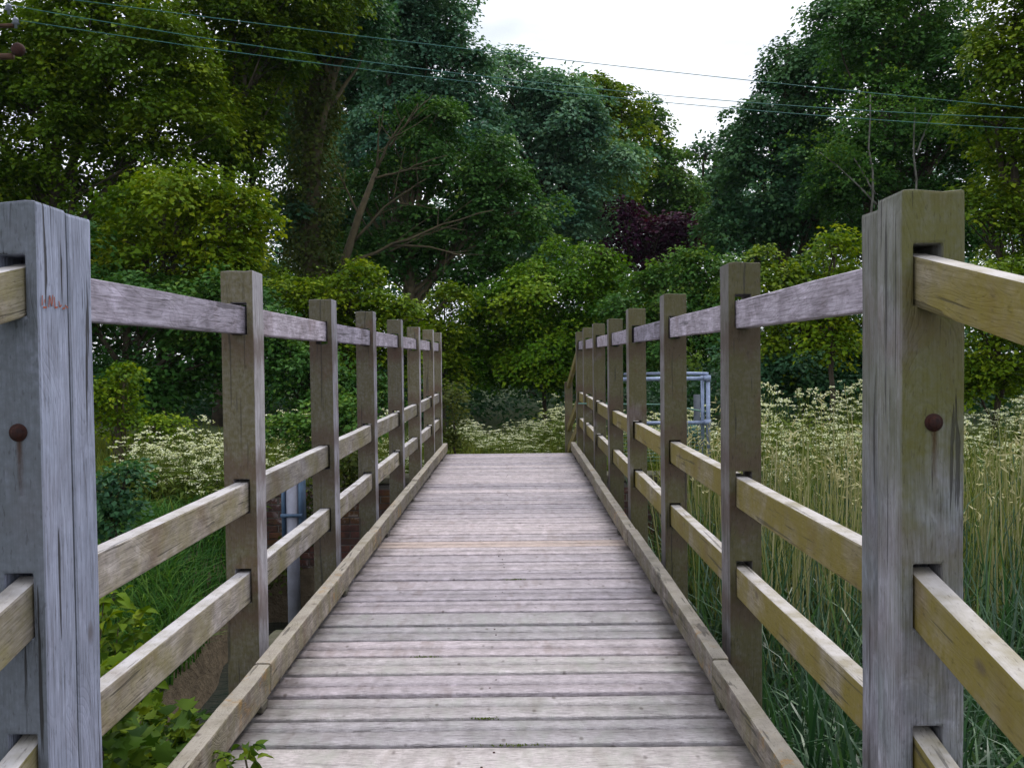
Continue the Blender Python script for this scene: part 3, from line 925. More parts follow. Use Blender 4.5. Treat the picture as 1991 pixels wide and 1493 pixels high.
def lobed_leaves(acc, C, N, D, L, tint, shape='maple'):
    """larger near leaves with a lobed outline, fan of triangles round the midrib"""
    D = nrm(D - N * (D * N).sum(-1, keepdims=True))
    S = np.cross(N, D)
    prof = {'maple': [(0, 0), (0.30, 0.08), (0.62, 0.30), (0.40, 0.42), (0.58, 0.72), (0.27, 0.68), (0.0, 1.05), (-0.27, 0.68), (-0.58, 0.72), (-0.40, 0.42), (-0.62, 0.30), (-0.30, 0.08)],
            'oval': [(0, 0), (0.24, 0.18), (0.33, 0.42), (0.26, 0.68), (0.12, 0.88), (0.0, 1.05), (-0.12, 0.88), (-0.26, 0.68), (-0.33, 0.42), (-0.24, 0.18)]}[shape]
    k = len(prof)
    n = len(C)
    Vs = []
    for (s_, d_) in [(0, 0.45)] + prof:
        Vs.append(C + S * (s_ * L)[:, None] + D * (d_ * L)[:, None] + N * ((abs(s_) * 0.35 - (d_ - 0.4) ** 2 * 0.5) * L)[:, None])
    V = np.stack(Vs, 1).reshape(-1, 3)
    base = (np.arange(n) * (k + 1))[:, None]
    T = np.concatenate([np.stack([base[:, 0], base[:, 0] + 1 + q, base[:, 0] + 1 + (q + 1) % k], -1) for q in range(k)])
    acc.add(V, None, T, np.clip(np.tile(tint, k), 0, 1))


def spray_leaves(acc, rg, P, N, rs, nl, ls, tint, flat=0.22, droop=0.4, lobed=None):
    S = len(P)
    N = nrm(N)
    ref = np.where(np.abs(N[:, 2:3]) > 0.9, np.array([[1.0, 0, 0]]), UP[None])
    t1 = nrm(np.cross(N, ref)); t2 = np.cross(N, t1)
    a = rg.uniform(0, 2 * math.pi, (S, nl)); u = np.sqrt(rg.uniform(0, 1, (S, nl)))
    rad = u * rs[:, None]
    dirv = np.cos(a)[..., None] * t1[:, None] + np.sin(a)[..., None] * t2[:, None]
    pos = P[:, None] + dirv * rad[..., None] + N[:, None] * (rg.normal(0, flat, (S, nl)) * rs[:, None])[..., None]
    pos[..., 2] -= droop * rad ** 2 / (rs[:, None] + 1e-6)
    nn = nrm(N[:, None] + rg.normal(0, 0.42, (S, nl, 3)) + 0.25 * UP)
    dd = dirv + rg.normal(0, 0.5, (S, nl, 3)) - 0.35 * UP
    L = ls * rg.uniform(0.65, 1.3, S * nl)
    tt = (tint[:, None] + rg.normal(0, 0.13, (S, nl))).ravel()
    C = pos.reshape(-1, 3)
    if lobed:
        lobed_leaves(acc, C, nn.reshape(-1, 3), dd.reshape(-1, 3), L, tt, lobed)
    else:
        leaves(acc, C, nn.reshape(-1, 3), dd.reshape(-1, 3), L, L * rg.uniform(0.6, 0.9, S * nl), tt)


def curve(a, c_, rg, n=7, bow=0.12, lift=0.0):
    a = np.asarray(a, float); c_ = np.asarray(c_, float)
    L = np.linalg.norm(c_ - a)
    mid = (a + c_) / 2 + rg.normal(0, bow * L, 3) + np.array([0, 0, lift * L])
    t = np.linspace(0, 1, n)[:, None]
    return (1 - t) ** 2 * a + 2 * t * (1 - t) * mid + t ** 2 * c_ + rg.normal(0, 0.008 * L, (n, 3)) * np.sin(t * math.pi)


TREES = []


def blobs_world(d, blobs):
    """photo ellipses at a distance -> ellipsoid volumes in the place"""
    out_ = []
    for bl in blobs:
        px, py, rx, ry = bl[:4]
        dd = bl[4] if len(bl) > 4 else d
        c_ = np.array(at(px, py, dd))
        rxw, ryw = rx * dd / F, ry * dd / F
        out_.append((c_, np.array([rxw, max(rxw, ryw) * 0.8, ryw])))
    return out_


def make_tree(name, label, cat, d, blobs, mat, base, leaf=9.0, dens=1.0, seed=1, bark='bark', trunk_r=None, spread=0.0,
              flat=0.16, spray=3.8, nl=20, group=None, lobe=(0.26, 0.46), tmean=0.42, limbs=True, crown_name='crown', tvar=0.17, zbase=None, lean=None):
    rg = np.random.default_rng(seed)
    B = blobs_world(d, blobs)
    ls = leaf * d / F
    rs0 = ls * spray
    acc = Acc()
    lobe_pts = []
    for (c_, r) in B:
        area = math.pi * r[0] * r[2]
        nsp = int(dens * 5.0 * area / (nl * ls * ls * 0.36))
        rmin = min(r[0], r[2])
        K = int(np.clip(8 * (r[0] * r[2]) / (rmin * rmin) + 7, 10, 36))
        dv = nrm(rg.normal(0, 1, (K * 3, 3)))
        dv = dv[dv[:, 2] > -0.8][:K]
        lc = c_ + dv * r * rg.uniform(0.40, 0.92, (len(dv), 1))
        lr = rmin * rg.uniform(lobe[0], lobe[1], len(dv))
        lt = rg.normal(tmean, tvar, len(dv))
        lobe_pts.append((c_, lc, lr))
        SH = 13                                   # leafy shoots per lobe, of unequal length
        sdv = nrm(rg.normal(0, 1, (len(dv), SH, 3)) + np.array([0, 0, 0.45]) + dv[:, None] * 0.35)
        sln = rg.uniform(0.5, 1.3, (len(dv), SH)) * (1 + 0.35 * (rg.uniform(0, 1, (len(dv), SH)) > 0.85))
        stn = rg.normal(0, 0.12, (len(dv), SH))
        w = lr ** 2; w = w / w.sum()
        idx = rg.choice(len(dv), nsp, p=w)
        sh = rg.integers(0, SH, nsp)
        sd = sdv[idx, sh]
        t = rg.uniform(0.25, 1.0, nsp) ** 0.75
        P = lc[idx] + sd * (lr[idx] * sln[idx, sh] * t)[:, None] * np.array([1.2, 1.2, 0.85]) + rg.normal(0, 0.07, (nsp, 3)) * lr[idx][:, None]
        N = sd * 0.45 + UP * 0.85 + nrm(P - c_) * 0.25
        tint = lt[idx] + stn[idx, sh] + rg.normal(0, 0.06, nsp)
        spray_leaves(acc, rg, P, N, rs0 * rg.uniform(0.6, 1.2, nsp) * (1.15 - 0.45 * t), nl, ls, tint, flat)
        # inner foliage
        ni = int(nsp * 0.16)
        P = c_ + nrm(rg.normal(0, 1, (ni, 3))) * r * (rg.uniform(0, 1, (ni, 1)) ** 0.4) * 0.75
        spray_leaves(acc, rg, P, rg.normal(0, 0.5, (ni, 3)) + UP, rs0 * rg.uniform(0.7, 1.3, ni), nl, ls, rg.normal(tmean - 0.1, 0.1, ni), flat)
    bp_ = at(base[0], base[1], d)
    gz = float(height(bp_.x, d))
    zb_ = gz - 0.1 if zbase is None else zbase
    root = empty(name, (bp_.x, d, zb_ + 0.1))
    tag(root, label, cat, group)
    org = np.array([bp_.x, d, zb_ + 0.1])
    acc.V = [v - org.astype(np.float32) for v in acc.V]
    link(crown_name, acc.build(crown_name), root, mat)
    # wood
    T = Acc()
    top = max((c_[2] for c_, r in B))
    cen = sum((c_ for c_, r in B)) / len(B)
    tr = trunk_r or 0.02 * (top - zb_) + 0.05
    tip = np.array([cen[0] * 0.8 + org[0] * 0.2, cen[1], top])
    if lean is not None:
        tip = np.array(at(lean[0], lean[1], d))
    main = curve([org[0], d, zb_], tip, rg, 12, 0.03)
    T.tube(main - org, np.linspace(tr, tr * 0.25, 12), 9)
    if limbs:
        for (c_, lc, lr) in lobe_pts:
            k = int(np.clip((np.linalg.norm(c_ - main[6])), 2, 8))
            st_ = main[min(10, max(3, int(11 * (c_[2] - zb_) / max(0.5, top - zb_) * 0.62)))]
            lb = curve(st_, c_, rg, 8, 0.08, 0.05)
            T.tube(lb - org, np.linspace(tr * 0.45, tr * 0.16, 8), 7)
            for q in rg.permutation(len(lc))[:9]:
                s2 = lb[rg.integers(2, 8)]
                T.tube(curve(s2, lc[q], rg, 6, 0.1, 0.05) - org, np.linspace(tr * 0.17, tr * 0.03, 6), 5)
    link('trunk', T.build('trunk', True), root, M[bark])
    TREES.append((root, main, org))
    return root, main, org, tr


# ------------------------------------------------------------------ trees and shrubs
make_tree('sycamore_tree', 'tall yellow green sycamore behind the utility pole, sky showing through', 'tree', 20,
          [(60, 120, 190, 190), (250, 60, 190, 150), (150, 330, 190, 130), (330, 220, 150, 110), (-60, 380, 130, 200), (-90, 60, 150, 200)], M['lf_olive'], (150, 760), leaf=10, dens=1.2, seed=11)
make_tree('sycamore_tree', 'yellow green sycamore beside the ivy clad trunk, reaching the top edge', 'tree', 23,
          [(440, 40, 150, 130), (560, -20, 160, 120), (430, 200, 130, 110), (520, 130, 90, 110), (400, 330, 120, 110), (490, 260, 60, 60)], M['lf_olive'], (430, 740), leaf=9.5, dens=0.9, seed=12)
make_tree('sycamore_tree', 'low bright yellow green sycamore just above the second left post', 'tree', 16,
          [(330, 380, 150, 80), (450, 415, 100, 75), (290, 490, 140, 80), (420, 500, 110, 60)], M['lf_lime'], (300, 800), leaf=11, dens=0.85, seed=13, tmean=0.55)
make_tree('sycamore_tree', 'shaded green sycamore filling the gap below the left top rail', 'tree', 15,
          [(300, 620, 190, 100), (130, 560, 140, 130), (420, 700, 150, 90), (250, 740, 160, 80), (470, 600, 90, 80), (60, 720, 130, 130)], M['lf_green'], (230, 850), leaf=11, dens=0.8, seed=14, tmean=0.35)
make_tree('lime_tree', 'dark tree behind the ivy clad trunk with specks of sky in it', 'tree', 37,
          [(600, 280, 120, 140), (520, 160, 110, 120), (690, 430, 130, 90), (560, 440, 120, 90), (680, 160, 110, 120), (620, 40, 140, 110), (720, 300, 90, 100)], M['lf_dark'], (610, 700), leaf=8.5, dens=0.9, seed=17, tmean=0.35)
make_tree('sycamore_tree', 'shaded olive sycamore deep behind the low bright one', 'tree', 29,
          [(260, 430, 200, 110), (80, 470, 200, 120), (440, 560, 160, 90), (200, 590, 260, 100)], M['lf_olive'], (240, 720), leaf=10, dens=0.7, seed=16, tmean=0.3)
r_, mn, og, tr = make_tree('ivy_clad_tree', 'dark ivy clad tree with leaning trunk left of the branching bare limbs', 'tree', 25,
          [(610, 90, 90, 110), (690, 60, 110, 90), (590, 420, 60, 70)], M['lf_dark'], (640, 700), leaf=8, dens=0.7, seed=15, trunk_r=0.42, lean=(625, 20), bark='bark_olive')
# ivy sleeve on that trunk
rg = np.random.default_rng(77)
A = Acc()
n = 900
ti = rg.uniform(0.15, 0.9, n)
ii = np.clip((ti * 11).astype(int), 0, 10)
P = mn[ii] + (mn[ii + 1] - mn[ii]) * (ti * 11 - ii)[:, None]
aa = rg.uniform(0, 2 * math.pi, n)
od = np.stack([np.cos(aa), np.sin(aa), np.zeros(n)], -1)
P = P + od * (rg.uniform(0.25, 0.95, n) * (1.15 - 0.5 * ti))[:, None]
spray_leaves(A, rg, P - og, od + 0.5 * UP, 0.35 * rg.uniform(0.6, 1.2, n), 12, 0.11, rg.normal(0.45, 0.15, n))
link('ivy', A.build('ivy'), r_, M['ivy'])

make_tree('lime_tree', 'big dark tree with the highest crown in the middle of the wood', 'tree', 32,
          [(760, 60, 150, 130), (840, 50, 100, 110), (770, 190, 120, 90), (880, 140, 100, 80), (880, 260, 140, 100), (700, -60, 200, 90), (760, 310, 120, 80)], M['lf_blue'], (800, 690), leaf=8.5, dens=1.0, seed=21, tmean=0.38)
make_tree('lime_tree', 'shaded green tree with arching bare branches above the central shrub', 'tree', 27.5,
          [(830, 250, 90, 70), (790, 340, 80, 50), (930, 330, 120, 80), (900, 450, 130, 70), (1000, 410, 100, 90), (800, 480, 110, 65), (930, 530, 120, 60), (720, 500, 90, 60), (700, 380, 60, 50)], M['lf_green'], (760, 690), leaf=8.5, dens=1.0, seed=22, tmean=0.28, bark='bark_olive', trunk_r=0.2)
make_tree('lime_tree', 'blue green tree sloping down from the big dark crown', 'tree', 38,
          [(1000, 170, 100, 75), (1075, 195, 80, 80), (1040, 280, 150, 100), (1140, 290, 110, 110), (1110, 390, 140, 90), (1040, 470, 150, 80)], M['lf_blue'], (1040, 690), leaf=8.5, dens=1.1, seed=23, tmean=0.58)
make_tree('lime_tree', 'yellow topped tree at the lower end of the sloping wood edge', 'tree', 43,
          [(1155, 190, 60, 55), (1205, 245, 70, 75), (1180, 330, 90, 80)], M['lf_olive'], (1180, 690), leaf=8, dens=1.1, seed=24, tmean=0.6)
make_tree('lime_tree', 'rounded green tree beside the gap of open sky', 'tree', 47,
          [(1252, 255, 48, 60), (1285, 340, 60, 75), (1250, 400, 90, 80), (1325, 400, 50, 60), (1340, 470, 90, 60)], M['lf_green'], (1270, 690), leaf=8, dens=1.1, seed=25, tmean=0.55)
make_tree('plum_tree', 'purple leaved plum tree behind the central shrub', 'tree', 36,
          [(1275, 455, 75, 45), (1212, 418, 30, 30), (1335, 440, 46, 28), (1200, 488, 55, 34), (1280, 500, 70, 35)], M['lf_purple'], (1270, 690), leaf=9, dens=1.0, seed=26)
make_tree('oak_tree', 'small dark tree in the notch of sky', 'tree', 48,
          [(1372, 295, 30, 30), (1395, 350, 50, 45), (1400, 420, 70, 60)], M['lf_dark'], (1385, 690), leaf=9, dens=0.95, seed=27)
make_tree('ash_tree', 'dense dark green tree at the edge of the sky gap', 'tree', 31,
          [(1450, 280, 55, 85), (1510, 240, 85, 105), (1565, 170, 80, 105), (1490, 380, 120, 90), (1630, 100, 100, 110), (1600, 300, 130, 110), (1570, 430, 140, 80), (1450, 460, 90, 70)], M['lf_dark'], (1520, 690), leaf=8.5, dens=1.1, seed=31, tmean=0.58)
make_tree('ash_tree', 'tall green tree behind the near grey green end post', 'tree', 27,
          [(1700, 100, 120, 110), (1780, 40, 140, 110), (1720, 230, 120, 90), (1800, 300, 120, 100), (1660, 330, 90, 90), (1860, 170, 110, 130), (1720, 430, 150, 90), (1860, 430, 130, 100)], M['lf_green'], (1730, 690), leaf=8.5, dens=1.0, seed=32, tmean=0.28)
make_tree('sycamore_tree', 'yellow green tree hanging in at the photo edge beyond the near end post', 'tree', 20,
          [(1960, 40, 110, 110), (1960, 140, 100, 90), (2060, 60, 130, 160), (1930, 250, 90, 70), (2030, 300, 130, 130), (1910, 400, 90, 55), (2020, 470, 110, 80)], M['lf_olive'], (2030, 760), leaf=10, dens=0.85, seed=33, tmean=0.5)
# pale birch-like stems in front of the dark wood
for (lab, base, tip_, d, br) in (('thin pale barked tree rising straight above the near end post', (1695, 690), (1686, 190), 24, [((1700, 400), (1590, 300)), ((1697, 380), (1655, 310))]),
                                 ('thin pale forked tree beside the straight pale one', (1778, 690), (1772, 215), 24.5, [((1778, 300), (1806, 225)), ((1640, 430), (1612, 350))])):
    rg = np.random.default_rng(int(base[0]))
    o_ = at(base[0], base[1], d)
    root = empty('birch_tree', (o_.x, d, float(height(o_.x, d))))
    tag(root, lab, 'tree')
    og = np.array(root.location)
    T = Acc()
    pth = curve([o_.x, d, og[2] - 0.1], np.array(at(tip_[0], tip_[1], d)), rg, 14, 0.02)
    T.tube(pth - og, np.linspace(0.055, 0.018, 14), 8)
    acc = Acc()
    ends = []
    for (q0, q1) in br[:2 if base[0] < 1750 else 1]:
        e = np.array(at(q1[0], q1[1], d)); ends.append(e)
        T.tube(curve(np.array(at(q0[0], q0[1], d)), e, rg, 8, 0.03) - og, np.linspace(0.026, 0.012, 8), 6)
    link('trunk', T.build('trunk', True), root, M['bark_pale'])
    ends.append(pth[-1])
    P = np.vstack([e + rg.normal(0, 0.45, (40, 3)) for e in ends])
    spray_leaves(acc, rg, P - og, rg.normal(0, 0.4, P.shape) + UP, 0.3 * rg.uniform(0.6, 1.2, len(P)), 14, 0.09, rg.normal(0.5, 0.15, len(P)))
    link('crown', acc.build('crown'), root, M['lf_green'])

# shrubs in the middle distance
SG = None
make_tree('field_maple', 'broad lime tipped shrub closing the path straight beyond the deck', 'shrub', 22,
          [(1080, 605, 175, 118), (1120, 530, 110, 62), (990, 640, 120, 90), (935, 690, 75, 80), (1175, 655, 105, 90), (1040, 715, 140, 55), (1130, 725, 90, 50)], M['lf_maple'], (1060, 820), leaf=8, dens=1.15, seed=41, tmean=0.45, trunk_r=0.06, lobe=(0.30, 0.50))
make_tree('field_maple', 'green shrub behind the far right posts of the bridge', 'shrub', 20,
          [(1310, 560, 80, 80), (1380, 530, 80, 60), (1300, 680, 110, 90), (1220, 640, 60, 80), (1400, 640, 90, 90)], M['lf_green'], (1320, 820), leaf=8.5, dens=0.95, seed=42, tmean=0.5, trunk_r=0.08)
make_tree('field_maple', 'fresh green shrub between second right post and near end post', 'shrub', 17,
          [(1500, 560, 90, 70), (1590, 570, 100, 80), (1540, 660, 130, 80), (1640, 660, 90, 80)], M['lf_olive'], (1560, 830), leaf=9, dens=0.95, seed=43, tmean=0.5, trunk_r=0.08)
make_tree('field_maple', 'upright yellow green shrub tip touching the near end post', 'shrub', 15,
          [(1625, 480, 42, 40), (1640, 560, 50, 60), (1600, 640, 60, 70)], M['lf_lime'], (1625, 840), leaf=9.5, dens=0.9, seed=44, tmean=0.5, trunk_r=0.06)
make_tree('field_maple', 'yellow green shrub beyond the near end post at the photo edge', 'shrub', 13,
          [(1930, 540, 70, 50), (1900, 620, 80, 70), (1960, 700, 100, 80), (2050, 600, 90, 110), (1890, 740, 60, 50)], M['lf_olive'], (1940, 860), leaf=10, dens=0.75, seed=45, tmean=0.45, trunk_r=0.06)
make_tree('field_maple', 'dark shaded shrub behind the cow parsley near the end post', 'shrub', 16.5,
          [(1560, 740, 130, 60), (1470, 720, 90, 70), (1680, 720, 90, 80), (1780, 700, 110, 100)], M['lf_dark'], (1590, 850), leaf=9, dens=0.9, seed=46, tmean=0.5, trunk_r=0.06)
make_tree('field_maple', 'leafy green shrub above the third and fourth left posts', 'shrub', 19,
          [(690, 560, 100, 60), (620, 600, 90, 70), (560, 560, 70, 45), (770, 620, 70, 50), (680, 680, 110, 70), (800, 700, 60, 70)], M['lf_lime'], (680, 830), leaf=9, dens=0.95, seed=47, tmean=0.42, trunk_r=0.08)
make_tree('hawthorn_bush', 'dark hawthorn between second and third left posts', 'shrub', 14.5,
          [(560, 720, 90, 80), (640, 760, 90, 70), (520, 650, 60, 60), (720, 760, 70, 60)], M['lf_green'], (590, 860), leaf=9.5, dens=0.9, seed=48, tmean=0.33, trunk_r=0.06)
make_tree('young_maple', 'small bright shrub just left of the dark path opening', 'shrub', 21,
          [(880, 580, 40, 35), (850, 640, 50, 60), (870, 720, 40, 60)], M['lf_olive'], (865, 830), leaf=8.5, dens=0.9, seed=49, tmean=0.5, trunk_r=0.05)
make_tree('yellowish_bush', 'small yellowish bush against the dark trees by the near left post', 'shrub', 11,
          [(225, 760, 50, 50), (210, 810, 70, 40), (245, 720, 26, 26), (300, 830, 60, 30)], M['lf_lime'], (225, 880), leaf=9, dens=0.7, seed=50, tmean=0.42, trunk_r=0.04, bark='bark_olive')
# bushes on the banks
make_tree('bramble_bush', 'dark bramble bush low beside the near left post', 'shrub', 7.6,
          [(210, 950, 55, 45), (245, 920, 40, 30), (180, 1010, 50, 50), (225, 990, 50, 35)], M['lf_dark'], (220, 1040), leaf=13, dens=0.8, seed=51, tmean=0.55, trunk_r=0.02)
make_tree('bramble_bush', 'bramble with arching bare twigs behind the middle rail', 'shrub', 10.4,
          [(620, 830, 60, 50), (690, 800, 50, 50), (650, 880, 70, 40), (560, 830, 50, 30)], M['lf_green'], (630, 930), leaf=10, dens=0.8, seed=52, tmean=0.5, trunk_r=0.02)
make_tree('ivy_bush', 'ivy hanging over the brick wall between third and fourth left posts', 'shrub', 9.7,
          [(690, 900, 40, 35), (670, 940, 30, 30), (600, 960, 16, 50), (595, 1030, 16, 50), (545, 1100, 30, 25)], M['ivy'], (680, 985), leaf=10, dens=0.9, seed=53, tmean=0.6, trunk_r=0.015, zbase=-0.05)
make_tree('ivy_bush', 'ivy climbing the end post at the far left end of the deck', 'shrub', 13.3,
          [(884, 790, 14, 60), (882, 860, 18, 30)], M['ivy'], (888, 890), leaf=8, dens=1.0, seed=54, tmean=0.6, trunk_r=0.02)
# far wood that closes the view behind the single trees
rg = np.random.default_rng(91)
acc = Acc()
n = 6000
xs = rg.uniform(-34, 34, n)
yy = rg.uniform(52, 62, n)
px = 1004 + xs / 57 * F
topz = np.interp(px, [-100, 480, 560, 760, 1000, 1330, 1420, 2100], [13, 11, 8, 12, 14.5, 11.8, 14, 14])
zz = -0.5 + (topz + 0.5) * np.sqrt(rg.uniform(0, 1, n)) * (0.9 + 0.12 * np.sin(xs * 0.9) * np.sin(xs * 0.37 + 1))
P = np.stack([xs, yy, zz], -1)
spray_leaves(acc, rg, P, rg.normal(0, 0.4, (n, 3)) + UP + np.array([0, -0.4, 0]), 1.0 * rg.uniform(0.6, 1.2, n), 16, 0.30, rg.normal(0.35, 0.15, n))
tag(link('distant_wood', acc.build('distant_wood'), None, M['lf_blue']), 'dark wood far behind the single trees', 'wood', kind='stuff')
acc = Acc()
n = 3300
xs = rg.uniform(-16, 16, n); yy = rg.uniform(22.5, 33, n)
zz = float(height(0, 25)) + rg.uniform(0, 1, n) ** 0.8 * (2.4 + 0.9 * np.sin(xs * 0.8 + 1))
spray_leaves(acc, rg, np.stack([xs, yy, zz], -1), rg.normal(0, 0.4, (n, 3)) + UP, 0.55 * rg.uniform(0.6, 1.2, n), 16, 0.16, rg.normal(0.3, 0.15, n))
tag(link('undergrowth', acc.build('undergrowth'), None, M['lf_dark']), 'shaded undergrowth beneath the wood', 'undergrowth', kind='stuff')

# bare arching branches in front of the shaded tree: dead limbs of that tree
dead = empty('dead_tree', tuple(at(690, 690, 26)))
dead.location.z = float(height(dead.location.x, 26))
tag(dead, 'brown bare limbed tree with branches fanning out over the shade', 'tree')
og = np.array(dead.location)
rg = np.random.default_rng(5)
T = Acc()
T.tube(np.array([og - [0, 0, 0.1], at(668, 520, 26), at(700, 420, 26), at(735, 330, 26)]) - og, [0.16, 0.13, 0.10, 0.06], 8)
link('trunk', T.build('trunk', True), dead, M['bark_olive'])
for (p0, p1, lift, r0) in (((735, 330), (790, 230), 0.05, 0.05), ((725, 350), (850, 310), -0.04, 0.04), ((735, 330), (740, 230), 0.0, 0.04), ((700, 420), (640, 300), 0.0, 0.04),
                       ((668, 520), (960, 410), 0.12, 0.06), ((760, 480), (900, 500), 0.10, 0.045), ((690, 470), (830, 350), 0.06, 0.045), ((760, 290), (830, 200), 0.06, 0.03), ((760, 490), (880, 440), 0.1, 0.03)):
    a = np.array(at(*p0, 26)); c_ = np.array(at(*p1, 25.5))
    T = Acc()
    cv = curve(a, c_, rg, 10, 0.03, lift)
    T.tube(cv - og, np.linspace(r0, 0.012, 10), 6)
    for q in range(4):
        s2 = cv[rg.integers(3, 9)]
        T.tube(curve(s2, s2 + (c_ - a) * 0.28 + rg.normal(0, 0.35, 3), rg, 6, 0.1) - og, np.linspace(0.016, 0.006, 6), 4)
    link('branch', T.build('branch', True), dead, M['bark_olive'])

# ------------------------------------------------------------------ grass, reeds and near leaves
def blades(acc, rg, P, H, lean, wdt, tint, seg=3, curl=1.0):
    n = len(P)
    a = rg.uniform(0, 2 * math.pi, n)
    dv = np.stack([np.cos(a), np.sin(a), np.zeros(n)], -1)
    sv = np.stack([-np.sin(a), np.cos(a), np.zeros(n)], -1)
    tw = rg.uniform(-0.8, 0.8, n)[:, None]
    sv = nrm(sv + dv * tw)
    rows = []
    for k in range(seg + 1):
        t = k / seg
        w = wdt * (1 - t ** 1.8) * 0.5 + 0.0005
        up = H * (t - 0.28 * curl * t ** 2.6 * np.clip(lean * 2, 0, 1.6))
        outw = H * lean * t ** 2.0
        c_ = P + UP * up[:, None] + dv * outw[:, None]
        rows.append((c_ - sv * w[:, None], c_ + sv * w[:, None]))
    V = np.stack([v for r in rows for v in r], 1).reshape(-1, 3)
    m = 2 * (seg + 1)
    base = np.arange(n) * m
    Q = np.concatenate([np.stack([base + 2 * k, base + 2 * k + 1, base + 2 * k + 3, base + 2 * k + 2], -1) for k in range(seg)])
    acc.add(V, Q, None, np.clip(np.tile(tint, seg), 0, 1))


def scatter(rg, n, x0, x1, y0, y1, keep=None):
    x = rg.uniform(x0, x1, n); y = rg.uniform(y0, y1, n)
    if keep is not None:
        k = keep(x, y); x, y = x[k], y[k]
    return np.stack([x, y, height(x, y) - 0.02], -1)


rg = np.random.default_rng(101)
acc = Acc()
P = scatter(rg, 26000, -7, -1.5, 5.4, 9.9, lambda x, y: x < -0.29 * y - 0.1 + 0.1 * np.sin(y * 5))
P = P[(P[:, 2] > -1.3)]
patch = np.sin(P[:, 0] * 2.1 + 1) * np.sin(P[:, 1] * 2.7)
blades(acc, rg, P, rg.uniform(0.28, 0.62, len(P)) * (1 + 0.3 * patch), rg.uniform(0.3, 1.2, len(P)), rg.uniform(0.009, 0.018, len(P)), rg.normal(0.5, 0.22, len(P)) + 0.15 * patch, 4)
tag(link('bank_grass', acc.build('bank_grass'), None, M['grass']), 'lush green grass hanging down the stream bank on the left', 'grass', kind='stuff')
acc = Acc()
P = scatter(rg, 30000, -9, 10, 9.0, 18.6, lambda x, y: (np.abs(x - CX) > 1.25) | (y > 14.6))
P = P[~((np.abs(P[:, 0] - CX) < 3.3) & (P[:, 1] < 10.5))]
blades(acc, rg, P, rg.uniform(0.2, 0.6, len(P)), rg.uniform(0.15, 0.8, len(P)), rg.uniform(0.008, 0.018, len(P)), rg.normal(0.45, 0.22, len(P)))
tag(link('meadow_grass', acc.build('meadow_grass'), None, M['meadow']), 'yellowish meadow grass among the cow parsley on the far bank', 'grass', kind='stuff')
acc = Acc()
P = scatter(rg, 2600, -4.5, -1.15, 2.2, 4.4)
blades(acc, rg, P, rg.uniform(0.2, 0.45, len(P)), rg.uniform(0.2, 1.0, len(P)), rg.uniform(0.006, 0.012, len(P)), rg.normal(0.4, 0.2, len(P)))
tag(link('near_grass', acc.build('near_grass'), None, M['grass']), 'grass on the near bank below the left parapet', 'grass', kind='stuff')

# reed bed
acc = Acc()
P = scatter(rg, 30000, 1.22, 10.5, 2.5, 9.8, lambda x, y: x < 1.3 + 1.0 * y)
topz = np.interp(P[:, 1], [2.5, 3.5, 5.0, 7, 9.8], [-0.70, -0.22, 0.12, 0.15, 0.2]) + rg.normal(0, 0.22, len(P)) - 0.25 * (rg.uniform(0, 1, len(P)) > 0.6)
hh = np.clip(topz - P[:, 2], 0.4, 2.6)
blades(acc, rg, P, hh * 1.12, rg.uniform(0.15, 0.95, len(P)) ** 1.1, rg.uniform(0.014, 0.032, len(P)), rg.normal(0.42, 0.22, len(P)), seg=5, curl=1.9)
tag(link('reed_blades', acc.build('reed_blades'), None, M['reed']), 'dark green arching reed blades below the right parapet', 'reeds', kind='stuff')
acc = Acc()
P = scatter(rg, 3400, 1.4, 10.5, 6.0, 9.9, lambda x, y: (x < 1.3 + 1.0 * y) & (np.sin(x * 2.3 + 0.7) * np.sin(y * 1.9) + 0.6 * (y - 7.3) > -0.75))
H = np.clip(rg.normal(0.30, 0.2, len(P)) + 0.25 * (rg.uniform(0, 1, len(P)) > 0.93) - P[:, 2], 0.6, 2.7)
for q in range(len(P)):
    h_ = H[q]; p0 = P[q]
    tip_ = p0 + np.array([rg.normal(0, 0.16), rg.normal(0, 0.12), h_ * rg.uniform(0.8, 1.0)])
    mid = (p0 + tip_) / 2 + rg.normal(0, 0.045, 3)
    acc.tube([p0, mid, tip_], [0.0062, 0.0052, 0.0030], 4, tint=float(np.clip(rg.normal(0.42, 0.25), 0, 1)), cap=False)
PS, HS = P, H
P2 = scatter(rg, 6500, 1.5, 10.5, 7.0, 10.6, lambda x, y: x < 1.3 + 1.0 * y)
h2 = np.clip(rg.normal(0.12, 0.25, len(P2)) - P2[:, 2], 0.5, 2.6)
acc2 = Acc()
blades(acc2, rg, P2, h2 * 1.1, rg.uniform(0.05, 0.6, len(P2)), rg.uniform(0.008, 0.018, len(P2)), rg.normal(0.5, 0.22, len(P2)), seg=6, curl=1.6)
tag(link('young_reeds', acc2.build('young_reeds'), None, M['meadow']), 'yellow green young reeds and grass among the straw stalks', 'reeds', kind='stuff')
# feathery seed heads on some stalks
idx = rg.permutation(len(P))[:420]
for q in idx:
    top_ = P[q] + np.array([0, 0, H[q]])
    k = 7
    C = top_ + rg.normal(0, 0.012, (k, 3)) - np.array([0, 0, 0.02]) * np.arange(k)[:, None]
    leaves(acc, C, nrm(rg.normal(0, 1, (k, 3))), rg.normal(0, 0.5, (k, 3)) + UP * 0.7, rg.uniform(0.05, 0.10, k), np.full(k, 0.014), rg.normal(0.8, 0.1, k))
tag(link('reed_stalks', acc.build('reed_stalks'), None, M['straw']), 'tall straw coloured dead reed stalks standing in the reed bed', 'reeds', kind='stuff')

